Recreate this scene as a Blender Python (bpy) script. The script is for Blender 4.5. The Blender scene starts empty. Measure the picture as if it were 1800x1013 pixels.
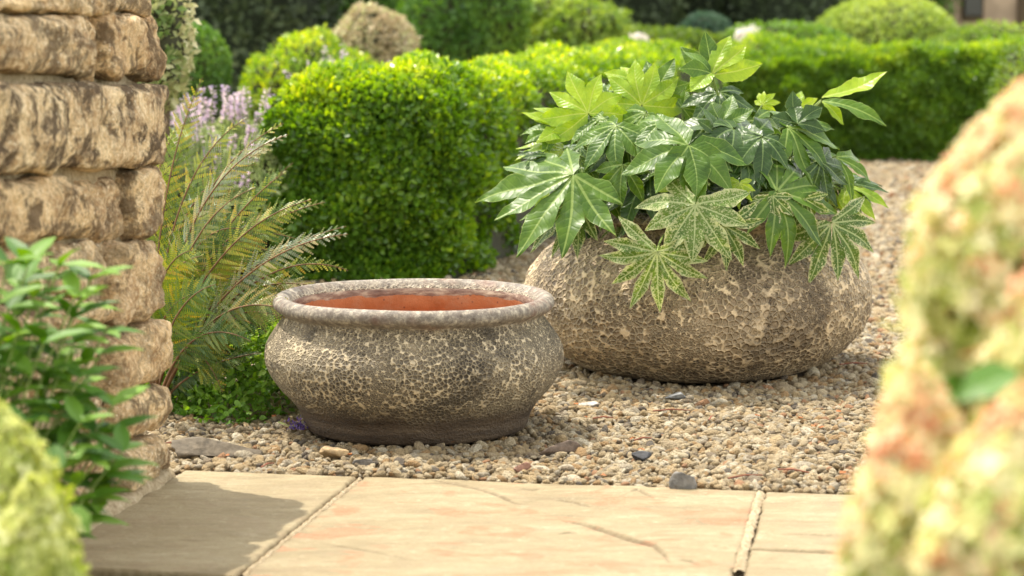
import bpy, bmesh, math, random
import numpy as np
from mathutils import Vector, Matrix, noise
rnd = random.Random(7); rng = np.random.default_rng(7)
S = bpy.context.scene
COL = S.collection
PI = math.pi

# ------------------------------------------------------------------ camera
CAM = Vector((0, 0, 0.96)); FPX = 4000.0
PITCH = math.atan(486.5 / FPX)
cd = bpy.data.cameras.new('camera'); cam = bpy.data.objects.new('camera', cd); COL.objects.link(cam)
cam.location = CAM; cam.rotation_euler = (PI/2 - PITCH, 0, 0)
cd.sensor_width = 36; cd.lens = 36 * FPX / 1800; cd.clip_end = 300; cd.clip_start = 0.05
cd.dof.use_dof = True; cd.dof.focus_distance = 5.35; cd.dof.aperture_fstop = 4.0; cd.dof.aperture_blades = 0
S.camera = cam

# ------------------------------------------------------------------ light
SUN_AZ = math.radians(-50)      # measured from +Y towards +X (negative = left)
SUN_EL = math.radians(66.5)
W = bpy.data.worlds.new('World'); S.world = W; W.use_nodes = True
nt = W.node_tree; nt.nodes.clear()
sky = nt.nodes.new('ShaderNodeTexSky'); sky.sky_type = 'NISHITA'; sky.sun_disc = False
sky.sun_elevation = SUN_EL; sky.sun_rotation = SUN_AZ
bg = nt.nodes.new('ShaderNodeBackground'); bg.inputs[1].default_value = 0.15
ow = nt.nodes.new('ShaderNodeOutputWorld')
hs = nt.nodes.new('ShaderNodeHueSaturation'); hs.inputs['Saturation'].default_value = .35; hs.inputs['Value'].default_value = 1.8
wm = nt.nodes.new('ShaderNodeMix'); wm.data_type = 'RGBA'; wm.blend_type = 'MULTIPLY'; wm.inputs[0].default_value = 1.0; wm.inputs[7].default_value = (1.0, .94, .80, 1)
nt.links.new(sky.outputs[0], hs.inputs['Color']); nt.links.new(hs.outputs[0], wm.inputs[6]); nt.links.new(wm.outputs[2], bg.inputs[0]); nt.links.new(bg.outputs[0], ow.inputs[0])
sd = bpy.data.lights.new('sun', 'SUN'); sun = bpy.data.objects.new('sun', sd); COL.objects.link(sun)
sd.energy = 2.8; sd.angle = math.radians(0.53); sd.color = (1.0, 0.93, 0.80)
tosun = Vector((math.sin(SUN_AZ)*math.cos(SUN_EL), math.cos(SUN_AZ)*math.cos(SUN_EL), math.sin(SUN_EL)))
sun.rotation_euler = tosun.to_track_quat('Z', 'Y').to_euler(); sun.location = (-3, 4, 6)
S.view_settings.view_transform = 'Standard'; S.view_settings.look = 'None'
S.view_settings.exposure = 1.16; S.view_settings.gamma = 1; S.view_settings.use_curve_mapping = False
S.render.engine = 'CYCLES'

# ------------------------------------------------------------------ pixel -> place
cP, sP = math.cos(PITCH), math.sin(PITCH)
def ray(px, py):
    a = (px - 900) / FPX; b = -(py - 506.5) / FPX
    return Vector((a, cP + b * sP, -sP + b * cP))
def gnd(px, py, z=0.0):
    r = ray(px, py); return CAM + r * ((z - CAM.z) / r.z)
def aty(px, py, Y):
    r = ray(px, py); return CAM + r * (Y / r.y)

# ------------------------------------------------------------------ mesh helpers
def tag(o, label=None, cat=None, group=None, kind=None):
    if label: o['label'] = label
    if cat: o['category'] = cat
    if group: o['group'] = group
    if kind: o['kind'] = kind
    return o
def empty(name, loc, label, cat, group=None):
    o = bpy.data.objects.new(name, None); COL.objects.link(o); o.location = loc
    o.empty_display_size = 0.1
    return tag(o, label, cat, group)
def link(name, me, mat=None, parent=None):
    o = bpy.data.objects.new(name, me); COL.objects.link(o)
    if mat is not None and not me.materials: me.materials.append(mat)
    if parent is not None:
        o.parent = parent; o.matrix_parent_inverse = Matrix.Translation(parent.location).inverted() if parent.type == 'EMPTY' else Matrix.Identity(4)
    return o
def mesh_np(name, V, F, mat, parent=None, attrs=None, smooth=True, kind=None, uv=None):
    V = np.asarray(V, dtype=np.float32); F = np.asarray(F, dtype=np.int32)
    me = bpy.data.meshes.new(name)
    k = F.shape[1]
    me.vertices.add(len(V)); me.vertices.foreach_set('co', V.ravel())
    me.loops.add(F.size); me.loops.foreach_set('vertex_index', F.ravel())
    me.polygons.add(len(F)); me.polygons.foreach_set('loop_start', np.arange(0, F.size, k, dtype=np.int32))
    me.update(calc_edges=True)
    me.polygons.foreach_set('use_smooth', np.full(len(F), smooth))
    for an, av in (attrs or {}).items():
        a = me.attributes.new(an, 'FLOAT', 'POINT'); a.data.foreach_set('value', np.asarray(av, dtype=np.float32))
    me.validate(); me.update()
    o = link(name, me, mat, parent)
    if kind: o['kind'] = kind
    return o
def bm_obj(name, bm, mat, parent=None, smooth=False):
    me = bpy.data.meshes.new(name); bm.normal_update(); bm.to_mesh(me); bm.free()
    for p in me.polygons: p.use_smooth = smooth
    return link(name, me, mat, parent)
def tube(name, pts, radii, mat, parent=None, n=7, tint=None):
    pts = [Vector(p) for p in pts]; V = []; F = []
    for i, p in enumerate(pts):
        d = (pts[min(i+1, len(pts)-1)] - pts[max(i-1, 0)]).normalized()
        ax = d.orthogonal().normalized() if i == 0 else (ax - d * ax.dot(d)).normalized()
        by = d.cross(ax); r = radii[i]
        for k in range(n):
            a = 2*PI*k/n; V.append(p + ax*math.cos(a)*r + by*math.sin(a)*r)
    for i in range(len(pts)-1):
        for k in range(n):
            F.append((i*n+k, i*n+(k+1) % n, (i+1)*n+(k+1) % n, (i+1)*n+k))
    at = {'tint': np.full(len(V), 0.5 if tint is None else tint)}
    return mesh_np(name, [tuple(v) for v in V], F, mat, parent, attrs=at)
def bez(a, b, c, n):
    return [a*(1-t)**2 + b*2*t*(1-t) + c*t*t for t in [i/(n-1) for i in range(n)]]
def norm(a): return a / np.maximum(np.linalg.norm(a, axis=-1, keepdims=True), 1e-9)
# leaf templates: x width, y length, z up
LEAF4 = (np.array([(0,0,0),(-.28,.45,.07),(0,.5,0),(.28,.45,.07),(0,1,-.04)]), np.array([(0,2,1),(0,3,2),(1,2,4),(2,3,4)]))
LEAF6 = (np.array([(0,0,0),(-.22,.25,.05),(0,.28,0),(.22,.25,.05),(-.24,.62,.04),(0,.65,-.02),(.24,.62,.04),(0,1,-.14)]),
         np.array([(0,2,1),(0,3,2),(1,2,5),(1,5,4),(2,3,6),(2,6,5),(4,5,7),(5,6,7)]))
BOX = (np.array([(0,0,0),(-.30,.35,.08),(-.24,.78,.06),(0,1,0),(.24,.78,.06),(.30,.35,.08),(0,.5,0)]), np.array([(0,6,1),(1,6,2),(2,6,3),(3,6,4),(4,6,5),(5,6,0)]))
def leaves(name, P, D, N, s, mat, parent, tint, tmpl=LEAF4, kind='stuff', wid=1.0):
    T, F = tmpl; n = len(P)
    D = norm(D); N = norm(N - D * (N*D).sum(1, keepdims=True)); X = np.cross(D, N)
    s = np.asarray(s).reshape(n, 1, 1)
    V = P[:, None, :] + s * (wid*T[None, :, 0:1]*X[:, None, :] + T[None, :, 1:2]*D[:, None, :] + T[None, :, 2:3]*N[:, None, :])
    k = len(T)
    FF = (F[None] + (np.arange(n)*k)[:, None, None]).reshape(-1, F.shape[1])
    return mesh_np(name, V.reshape(-1, 3), FF, mat, parent, attrs={'tint': np.repeat(tint, k)}, kind=kind, smooth=False)
def fnoise(P, f, seed=0.0):
    return np.array([noise.noise((p[0]*f+seed, p[1]*f+seed*1.7, p[2]*f)) for p in P])
def snoise(P, f, seed=0):       # cheap smooth pseudo noise, vectorised
    r = np.random.default_rng(int(seed*13)+5); o = np.zeros(len(P)); P = np.asarray(P)
    for _ in range(7):
        k = r.normal(size=3)*f; ph = r.uniform(0, 6.28); o += np.sin(P @ k + ph)
    return o/3.0

# ------------------------------------------------------------------ materials
class NT:
    def __init__(s, name):
        s.m = bpy.data.materials.new(name); s.m.use_nodes = True; s.t = s.m.node_tree; s.t.nodes.clear()
        s.out = s.n('ShaderNodeOutputMaterial')
    def n(s, typ, **kw):
        nd = s.t.nodes.new(typ)
        for k, v in kw.items(): setattr(nd, k, v)
        return nd
    def l(s, a, b): s.t.links.new(a, b)
    def put(s, sock, v):
        if v is None: return
        if hasattr(v, 'is_output'): s.l(v, sock)
        elif hasattr(v, 'outputs'): s.l(v.outputs[0], sock)
        else: sock.default_value = v
    def math(s, op, a, b=None, c=None, clamp=False):
        nd = s.n('ShaderNodeMath', operation=op, use_clamp=clamp)
        for i, v in enumerate((a, b, c)): s.put(nd.inputs[i], v)
        return nd.outputs[0]
    def ramp(s, fac, stops, interp='LINEAR'):
        nd = s.n('ShaderNodeValToRGB'); cr = nd.color_ramp; cr.interpolation = interp
        while len(cr.elements) < len(stops): cr.elements.new(0.5)
        for e, (p, c) in zip(cr.elements, stops):
            e.position = p; e.color = (*c, 1) if isinstance(c, tuple) else (c, c, c, 1)
        s.put(nd.inputs[0], fac); return nd.outputs[0]
    def mix(s, fac, a, b, blend='MIX'):
        nd = s.n('ShaderNodeMix', data_type='RGBA', blend_type=blend)
        s.put(nd.inputs[0], fac)
        for i, v in ((6, a), (7, b)):
            if isinstance(v, tuple): v = (*v, 1)
            s.put(nd.inputs[i], v)
        return nd.outputs[2]
    def pos(s): return s.n('ShaderNodeNewGeometry').outputs['Position']
    def objco(s): return s.n('ShaderNodeTexCoord').outputs['Object']
    def mapn(s, v, scale=(1,1,1), loc=(0,0,0), rot=(0,0,0)):
        nd = s.n('ShaderNodeMapping'); s.l(v, nd.inputs[0]); nd.inputs['Scale'].default_value = scale
        nd.inputs['Location'].default_value = loc; nd.inputs['Rotation'].default_value = rot; return nd.outputs[0]
    def noise(s, v, scale, detail=4, rough=.55, dist=0, out=0):
        nd = s.n('ShaderNodeTexNoise'); s.put(nd.inputs['Vector'], v); nd.inputs['Scale'].default_value = scale
        nd.inputs['Detail'].default_value = detail; nd.inputs['Roughness'].default_value = rough; nd.inputs['Distortion'].default_value = dist
        return nd.outputs[out]
    def vor(s, v, scale, feature='F1', rnd=1.0, out=0):
        nd = s.n('ShaderNodeTexVoronoi', feature=feature); s.put(nd.inputs['Vector'], v); s.put(nd.inputs['Scale'], scale)
        nd.inputs['Randomness'].default_value = rnd; return nd.outputs[out]
    def attr(s, name, typ='GEOMETRY', out='Fac'):
        nd = s.n('ShaderNodeAttribute', attribute_name=name, attribute_type=typ); return nd.outputs[out]
    def bump(s, h, dist=.005, strength=1.0, nrm=None):
        nd = s.n('ShaderNodeBump'); s.put(nd.inputs['Height'], h); nd.inputs['Distance'].default_value = dist
        nd.inputs['Strength'].default_value = strength
        if nrm is not None: s.l(nrm, nd.inputs['Normal'])
        return nd.outputs[0]
    def bsdf(s, col, rough=.8, nrm=None, spec=.5, coat=0, trans=0.0, tcol=None):
        p = s.n('ShaderNodeBsdfPrincipled')
        if isinstance(col, tuple): col = (*col, 1)
        s.put(p.inputs['Base Color'], col); s.put(p.inputs['Roughness'], rough); p.inputs['Specular IOR Level'].default_value = spec
        p.inputs['Coat Weight'].default_value = coat
        if nrm is not None: s.l(nrm, p.inputs['Normal'])
        o = p.outputs[0]
        if trans:
            t = s.n('ShaderNodeBsdfTranslucent'); c = tcol if tcol is not None else col
            s.put(t.inputs[0], c)
            if nrm is not None: s.l(nrm, t.inputs['Normal'])
            mx = s.n('ShaderNodeMixShader'); mx.inputs[0].default_value = trans
            s.l(o, mx.inputs[1]); s.l(t.outputs[0], mx.inputs[2]); o = mx.outputs[0]
        s.l(o, s.out.inputs[0]); return s.m
def bright(t, col, h=1.0, sat=1.0, val=1.0):
    nd = t.n('ShaderNodeHueSaturation'); nd.inputs['Hue'].default_value = .5*h
    nd.inputs['Saturation'].default_value = sat; nd.inputs['Value'].default_value = val
    t.put(nd.inputs['Color'], col); return nd.outputs[0]
def leaf_mat(name, stops, rough=.4, trans=.35, spec=.5, objrand=False, tval=1.5):
    t = NT(name)
    f = t.n('ShaderNodeObjectInfo').outputs['Random'] if objrand else t.attr('tint')
    c = t.ramp(f, stops)
    tc = bright(t, c, h=.97, sat=1.15, val=tval)
    return t.bsdf(c, rough, spec=spec, trans=trans, tcol=tc)
def plain(name, col, rough=.8, nscale=40, amt=.3, bump=.002):
    t = NT(name); v = t.objco(); nz = t.noise(v, nscale, 5)
    c = t.mix(t.ramp(nz, [(.3, 0.0), (.7, 1.0)]), tuple(x*(1-amt) for x in col), tuple(min(1, x*(1+amt)) for x in col))
    return t.bsdf(c, rough, t.bump(nz, bump))

# limestone wall stone
t = NT('limestone'); v = t.pos(); oi = t.n('ShaderNodeObjectInfo').outputs['Random']
big = t.noise(v, 9, 5, .6, .6); fine = t.noise(v, 90, 6, .7); mid = t.noise(v, 30, 5, .6, .4)
c = t.ramp(big, [(.28, (.14, .09, .05)), (.42, (.34, .225, .12)), (.56, (.52, .385, .22)), (.68, (.60, .475, .30)), (.8, (.46, .30, .155))])
c = t.mix(t.math('MULTIPLY', t.ramp(fine, [(.44, 0.0), (.58, 1.0)]), .6), c, (.68, .58, .41))
fd_ = t.noise(v, 55, 6, .75, .2); c = t.mix(t.ramp(fd_, [(.36, .6), (.46, 0.0)]), c, (.17, .115, .065))
blot = t.noise(v, 14, 7, .78, .3)
c = t.mix(t.math('MULTIPLY', t.ramp(blot, [(.49, 0.0), (.57, 1.0)]), t.attr('lichen', 'OBJECT')), c, (.10, .07, .045))
c = t.mix(t.ramp(t.noise(v, 170, 5, .8), [(.40, .55), (.52, 0.0)]), c, (.20, .14, .085)); spk = t.vor(v, 75, out=0); c = t.mix(t.math('MULTIPLY', t.ramp(spk, [(.12, 1.0), (.24, 0.0)]), t.ramp(t.noise(v, 8, 2), [(.5, 0.0), (.6, .8)])), c, (.66, .60, .47))
c = t.mix(t.ramp(oi, [(0, .0), (1, .22)]), c, (.60, .38, .20), 'MULTIPLY')
h = t.math('ADD', t.math('MULTIPLY', mid, .6), t.math('MULTIPLY', fine, .4))
h = t.math('ADD', h, t.math('MULTIPLY', t.ramp(blot, [(.5, 0.0), (.62, 1.0)]), -.25))
c = t.mix(t.math('MULTIPLY', t.ramp(t.math('FRACT', t.math('MULTIPLY', oi, 7.3)), [(.3, 0.0), (1, 1.0)]), .45), c, (.45, .40, .33), 'OVERLAY')
c = bright(t, c, val=1.55, sat=1.0)
M_STONE = t.bsdf(c, .92, t.bump(h, .022, 1.0), spec=.2)
# mortar
t = NT('lime_mortar'); v = t.pos(); nz = t.noise(v, 70, 6, .7)
c = t.ramp(nz, [(.3, (.30, .22, .13)), (.55, (.52, .42, .28)), (.75, (.62, .54, .40))])
M_MORTAR = t.bsdf(c, .95, t.bump(nz, .012), spec=.1)
# paving slabs
def slab_mat(name, red):
    t = NT(name); v = t.pos(); st = t.mapn(v, (1.0, 3.2, 1), rot=(0, 0, math.radians(-10)))
    a = t.noise(st, 4.5, 6, .6, .5); f = t.noise(v, 160, 5, .75); b = t.noise(v, 22, 6, .65, .6); band = t.noise(st, 18, 5, .6, .2)
    c = t.ramp(a, [(.28, (.23, .178, .10)), (.5, (.325, .262, .152)), (.72, (.40, .335, .21))])
    c = t.mix(t.math('MULTIPLY', t.ramp(band, [(.52, 0.0), (.66, 1.0)]), .42), c, (.255, .19, .11))
    c = t.mix(t.math('MULTIPLY', t.ramp(b, [(.55, 0.0), (.7, 1.0)]), .25), c, (.36, .31, .22))
    if red:
        m1 = t.ramp(t.noise(t.mapn(v, (1, 1.6, 1), loc=(red, 0, 0)), 7, 4, .55, .9), [(.545, 0.0), (.60, .7), (.78, .9)])
        m2 = t.ramp(t.noise(v, 34, 4, .6), [(.3, .45), (.6, 1.0)])
        c = t.mix(t.math('MULTIPLY', m1, m2), c, (.42, .17, .085))
    c = t.mix(t.ramp(f, [(.35, .25), (.65, 0.0)]), c, (.25, .2, .13), 'MULTIPLY')
    c = t.mix(t.math('MULTIPLY', t.attr('dirt'), .95), c, (.09, .055, .028))
    sp = t.ramp(t.noise(v, 11, 6, .75, .8), [(.52, 0.0), (.64, .5)]); c = t.mix(t.ramp(t.noise(v, 48, 6, .8), [(.52, 0.0), (.62, .5)]), c, (.24, .18, .10)); c = t.mix(t.ramp(t.noise(v, 30, 6, .8), [(.56, 0.0), (.68, .5)]), c, (.50, .43, .29)); c = t.mix(sp, c, (.27, .20, .12))
    wet = t.ramp(t.noise(v, 55, 3, .5), [(.66, 0.0), (.72, .35)]); c = t.mix(wet, c, (.30, .20, .11))
    h = t.math('ADD', t.math('MULTIPLY', band, .8), t.math('ADD', t.math('MULTIPLY', b, .6), t.math('MULTIPLY', f, .22)))
    return t.bsdf(c, .72, t.bump(h, .011, .9), spec=.35)
M_SLAB = slab_mat('sandstone', 0); M_SLABR = slab_mat('sandstone_red_blotches', 1.3)
# gravel pebbles : per instance colour
t = NT('pebble'); r = t.attr('rnd', 'INSTANCER'); v = t.objco()
c = t.ramp(r, [(0, (.12, .105, .085)), (.03, (.25, .20, .135)), (.08, (.40, .25, .11)), (.16, (.50, .37, .20)), (.30, (.38, .30, .185)), (.42, (.54, .43, .265)), (.58, (.42, .32, .18)),
                (.70, (.60, .50, .33)), (.82, (.44, .38, .28)), (.90, (.64, .56, .41)), (.975, (.42, .22, .11))], 'CONSTANT')
nz = t.noise(v, 3.5, 4, .6)
c = t.mix(t.math('MULTIPLY', t.ramp(nz, [(.4, 0.0), (.7, 1.0)]), .6), c, (.24, .16, .095))
c = bright(t, c, val=.93)
M_PEB = t.bsdf(c, .7, t.bump(nz, .15, .6), spec=.35)
# gravel base
t = NT('gravel_grit'); v = t.pos(); vo = t.vor(v, 75, out=0); vc = t.vor(v, 75, out=1); nz = t.noise(v, 3, 3)
c = t.mix(.75, t.ramp(vc, [(0, (.22, .16, .1)), (.3, (.42, .32, .2)), (.6, (.5, .42, .3)), (1, (.3, .25, .2))]), (.33, .25, .165))
c = t.mix(t.ramp(vo, [(.3, 0.0), (.8, .6)]), c, (.16, .11, .07))
M_GRIT = t.bsdf(c, .9, t.bump(vo, -.012), spec=.2)
t = NT('soil'); v = t.pos(); nz = t.noise(v, 45, 6, .7)
M_SOIL = t.bsdf(t.ramp(nz, [(.3, (.035, .024, .016)), (.7, (.12, .08, .05))]), .95, t.bump(nz, .02), spec=.1)
t = NT('lawn_earth'); v = t.pos(); nz = t.noise(v, 12, 6, .7)
M_LAWN = t.bsdf(t.ramp(nz, [(.3, (.03, .05, .015)), (.7, (.09, .11, .035))]), .95, t.bump(nz, .02), spec=.1)

# pots : honeycomb glaze crackle
def pot_mat(name, cell, dark, mid, light, zdark0, zdark1, zinner, patch, seed, hardness):
    t = NT(name); v = t.mapn(t.objco(), loc=(seed, seed*.7, 0))
    wv = t.n('ShaderNodeVectorMath', operation='ADD'); t.l(v, wv.inputs[0])
    nv = t.n('ShaderNodeVectorMath', operation='SCALE'); t.l(t.noise(v, 14, 2, .5, 0, 1), nv.inputs[0]); nv.inputs['Scale'].default_value = .014
    t.l(nv.outputs[0], wv.inputs[1]); w = wv.outputs[0]
    e1 = t.vor(w, 1/cell, 'DISTANCE_TO_EDGE'); e2 = t.vor(w, 1.9/cell, 'DISTANCE_TO_EDGE')
    sel = t.ramp(t.noise(v, 7, 3, .5), [(.52, 0.0), (.60, 1.0)])
    es = t.n('ShaderNodeMix', data_type='FLOAT'); t.l(sel, es.inputs[0]); t.l(e1, es.inputs[2]); t.l(e2, es.inputs[3]); e = es.outputs[0]
    f1 = t.vor(w, 1/cell, 'F1'); f2 = t.vor(w, 1.9/cell, 'F1')
    fs = t.n('ShaderNodeMix', data_type='FLOAT'); t.l(sel, fs.inputs[0]); t.l(f1, fs.inputs[2]); t.l(f2, fs.inputs[3]); fd = fs.outputs[0]
    ridge = t.math('MAXIMUM', t.ramp(e, [(0.0, .95), (.05, .8), (.14, .15), (.22, 0.0)]), t.ramp(fd, [(.50, 0.0), (.62, .6), (.74, 1.0)]))
    pits = t.ramp(t.vor(w, 1.4/cell, 'F1'), [(.16, 1.0), (.30, 0.0)])
    pits = t.math('MULTIPLY', pits, t.ramp(t.noise(v, 12, 3), [(.44, 0.0), (.58, 1.0)]))
    c1 = t.vor(w, 1/cell, 'F1', out=1); cv = t.n('ShaderNodeSeparateColor'); t.l(c1, cv.inputs[0]); cellr = cv.outputs[0]
    pn = t.ramp(t.noise(v, patch, 5, .6, .4), [(.38, 0.0), (.62, 1.0)])
    cc = t.mix(cellr, dark, mid); cc = t.mix(t.ramp(fd, [(.05, .75), (.42, 0.0)]), cc, tuple(x*.6 for x in dark))  # dark glaze cells, middles darkened further to stand in for relief shade
    cc = t.mix(t.math('MULTIPLY', pn, .30), cc, light)
    rc = t.mix(t.math('MULTIPLY', t.noise(v, 30, 3), .35), light, mid)
    rmask = t.ramp(t.noise(v, 5, 4, .6, .3), [(.3, .75), (.5, 1.0)])
    c = t.mix(t.math('MULTIPLY', ridge, rmask), cc, rc)
    c = t.mix(t.math('MULTIPLY', pits, .8), c, tuple(x*.45 for x in dark))  # pits also painted darker for the shade they would hold
    big = t.noise(v, 3.2, 5, .65, .5)
    c = t.mix(t.ramp(big, [(.50, .0), (.60, .55)]), c, dark)
    c = t.mix(t.ramp(t.noise(v, 5.5, 6, .7, .6), [(.54, 0.0), (.66, .30 if seed < 5 else .5)]), c, light)
    c = t.mix(t.ramp(t.noise(v, 15, 5, .7, .4), [(.58, 0.0), (.64, .6)]), c, dark)
    grain = t.noise(v, 260, 4, .8); c = t.mix(t.math('MULTIPLY', t.ramp(grain, [(.5, 0.0), (.75, 1.0)]), .25), c, light)
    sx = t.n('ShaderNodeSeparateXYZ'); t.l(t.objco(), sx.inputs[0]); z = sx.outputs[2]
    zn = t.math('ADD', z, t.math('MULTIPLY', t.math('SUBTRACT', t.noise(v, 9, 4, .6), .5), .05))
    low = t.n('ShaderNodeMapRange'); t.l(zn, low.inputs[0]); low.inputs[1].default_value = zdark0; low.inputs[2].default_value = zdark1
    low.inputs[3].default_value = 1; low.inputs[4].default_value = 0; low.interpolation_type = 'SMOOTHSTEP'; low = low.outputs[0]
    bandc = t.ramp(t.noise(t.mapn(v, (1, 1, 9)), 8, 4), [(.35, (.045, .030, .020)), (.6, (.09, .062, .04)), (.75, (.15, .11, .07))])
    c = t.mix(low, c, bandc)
    rim = t.attr('rim'); rn = t.noise(v, 55, 7, .8); rb = t.noise(v, 9, 4, .6)
    rimc = t.ramp(rn, [(.32, (.08, .06, .048)), (.5, (.19, .16, .13)), (.66, (.46, .40, .31))])
    rimc = t.mix(t.ramp(rb, [(.55, 0.0), (.68, .7)]), rimc, (.17, .09, .065))
    c = t.mix(rim, c, rimc)
    inn = t.attr('inner'); io = t.math('GREATER_THAN', inn, .5)
    inz = t.math('ADD', z, t.math('MULTIPLY', t.math('SUBTRACT', t.noise(t.mapn(v, (1, 1, 3)), 14, 4, .6), .5), .03))
    gl = t.math('GREATER_THAN', inz, zinner)
    terr = t.ramp(t.noise(v, 25, 5), [(.3, (.36, .125, .045)), (.7, (.48, .19, .08))])
    terr = t.mix(t.ramp(t.vor(v, 40), [(.07, .8), (.13, 0.0)]), terr, (.16, .05, .03))
    terr = t.mix(t.ramp(t.noise(v, 11, 6, .7), [(.5, 0.0), (.7, .5)]), terr, (.40, .27, .18))
    glz = t.ramp(t.noise(t.mapn(v, (1, 1, 4)), 22, 5, .6), [(.3, (.12, .06, .045)), (.5, (.24, .16, .12)), (.68, (.48, .38, .28))])
    ic = t.mix(gl, terr, glz)
    c = t.mix(io, c, ic)
    keep = t.math('MULTIPLY', t.math('SUBTRACT', 1.0, t.math('MAXIMUM', rim, io)), t.math('SUBTRACT', 1.0, t.math('MULTIPLY', low, .85)))
    h = t.math('ADD', t.math('MULTIPLY', t.math('MULTIPLY', t.math('SUBTRACT', ridge, t.math('MULTIPLY', pits, .7)), keep), .75), t.math('MULTIPLY', t.noise(v, 120, 4, .7), .25))
    hb = t.math('ADD', h, t.math('MULTIPLY', t.noise(v, 16, 3), .5))
    rough = t.ramp(t.noise(v, 60, 3), [(.3, .48), (.7, .8)])
    return t.bsdf(c, rough, t.bump(hb, hardness, 1.0), spec=.4)
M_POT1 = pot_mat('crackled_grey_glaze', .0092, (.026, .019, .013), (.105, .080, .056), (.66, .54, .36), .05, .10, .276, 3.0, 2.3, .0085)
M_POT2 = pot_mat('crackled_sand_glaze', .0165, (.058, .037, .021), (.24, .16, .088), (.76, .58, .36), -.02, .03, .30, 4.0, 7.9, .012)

# fatsia
def fatsia_mat(name, base, base2, vein, edge, mottle, rough=.40, trans=.3, tv=1.7):
    t = NT(name); s = t.attr('s'); d = t.attr('d'); vv = t.attr('v'); p = t.objco()
    n1 = t.noise(p, 16, 5, .65)
    c = t.mix(t.ramp(n1, [(.35, 0.0), (.65, 1.0)]), base, base2)
    # side veins
    per = t.math('PINGPONG', t.math('ADD', t.math('SUBTRACT', s, t.math('MULTIPLY', d, .85)), t.math('MULTIPLY', t.noise(p, 18, 3), .16)), .045)
    pv = t.ramp(t.math('DIVIDE', per, .045), [(0.0, 1.0), (.13, 0.0)])
    if mottle:
        mo = t.noise(p, 210, 4, .6, .4)
        em = t.math('ADD', t.math('MULTIPLY', t.math('POWER', vv, 3.0), .22), mo)
        c = t.mix(t.ramp(em, [(.60 - .045*mottle, 0.0), (.70 - .045*mottle, .85)]), c, edge)
    c = t.mix(t.math('MULTIPLY', pv, .25), c, vein)
    rib = t.ramp(t.math('DIVIDE', d, t.math('SUBTRACT', .019, t.math('MULTIPLY', s, .012))), [(.55, 1.0), (1.0, 0.0)])
    c = t.mix(t.math('MULTIPLY', rib, .85), c, vein)
    c = t.mix(t.ramp(vv, [(.93, 0.0), (.99, .8)]), c, edge)
    h = t.math('ADD', t.math('MULTIPLY', t.ramp(t.math('DIVIDE', per, .045), [(0.0, 0.0), (.5, 1.0)]), 1.0), t.math('MULTIPLY', t.noise(p, 40, 2), .15))
    tc = bright(t, c, h=.955, sat=1.2, val=tv)
    return t.bsdf(c, rough, t.bump(h, .0008, .6), spec=.38, trans=trans, tcol=tc)
MF = {
 'g': fatsia_mat('fatsia_green', (.036, .092, .007), (.095, .185, .013), (.24, .33, .085), (.28, .36, .10), 0),
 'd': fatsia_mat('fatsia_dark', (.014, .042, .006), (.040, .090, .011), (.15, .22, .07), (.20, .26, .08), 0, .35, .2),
 'y': fatsia_mat('fatsia_backlit_yellow', (.19, .33, .022), (.34, .47, .04), (.42, .50, .12), (.42, .50, .12), 0, .33, .45, 1.45),  # yellow leaves; the backlit glow is put into their base colour
 'v': fatsia_mat('fatsia_variegated', (.040, .095, .010), (.08, .145, .018), (.36, .42, .18), (.50, .50, .26), 1, .38, .25),
 'w': fatsia_mat('fatsia_pale', (.065, .13, .015), (.12, .20, .028), (.42, .48, .22), (.46, .48, .24), 2, .36, .3)}
M_STALK = plain('green_stalk', (.20, .27, .06), .5)
M_WOOD = plain('brown_stem', (.10, .065, .035), .85)
M_RACHIS = plain('russet_stem', (.17, .085, .035), .7)
M_CORE = plain('shaded_twigs', (.035, .035, .015), .95)  # twig colour kept dark to paint the shade inside the foliage
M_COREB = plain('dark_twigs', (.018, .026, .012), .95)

# ------------------------------------------------------------------ ground
G = (.178, .984)     # garden axis (forward), across = (.984,-.178)
ax_f = Vector((.178, .984, 0)).normalized(); ax_r = Vector((ax_f.y, -ax_f.x, 0))
JB = gnd(632, 838)
def gl(u, v, z=0): return Vector((JB.x, JB.y, 0)) + ax_r*u + ax_f*v + Vector((0, 0, z))
def plane_obj(name, pts, mat, label=None, kind='structure', parent=None):
    bm = bmesh.new(); bm.faces.new([bm.verts.new(p) for p in pts]); o = bm_obj(name, bm, mat, parent)
    tag(o, label, None, None, kind); return o
g = plane_obj('ground', [(-90, -20, -.17), (90, -20, -.17), (90, 140, -.17), (-90, 140, -.17)], M_LAWN, 'dark earth and lawn that runs under the whole garden')
# gravel bed: a raised sheet
bm = bmesh.new()
pts = [gl(-1.6, .012, -.016), gl(3.2, .012, -.016), gl(6.0, 12.0, -.016), gl(-3.6, 12.0, -.016)]
low = [p.copy() for p in pts]
for p in low: p.z = -.16
vt = [bm.verts.new(p) for p in pts]; vb = [bm.verts.new(p) for p in low]; bm.faces.new(vt)
for i in range(4): bm.faces.new((vt[i], vb[i], vb[(i+1) % 4], vt[(i+1) % 4]))
bmesh.ops.recalc_face_normals(bm, faces=bm.faces[:])
gb = bm_obj('gravel_path_bed', bm, M_GRIT); tag(gb, 'fine grit bed lying under the loose gravel path', None, None, 'structure')

# pots' footprint
P1 = Vector((gnd(731, 746).x, 5.21, 0)); P2 = Vector((.503, 6.15, 0))

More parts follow.
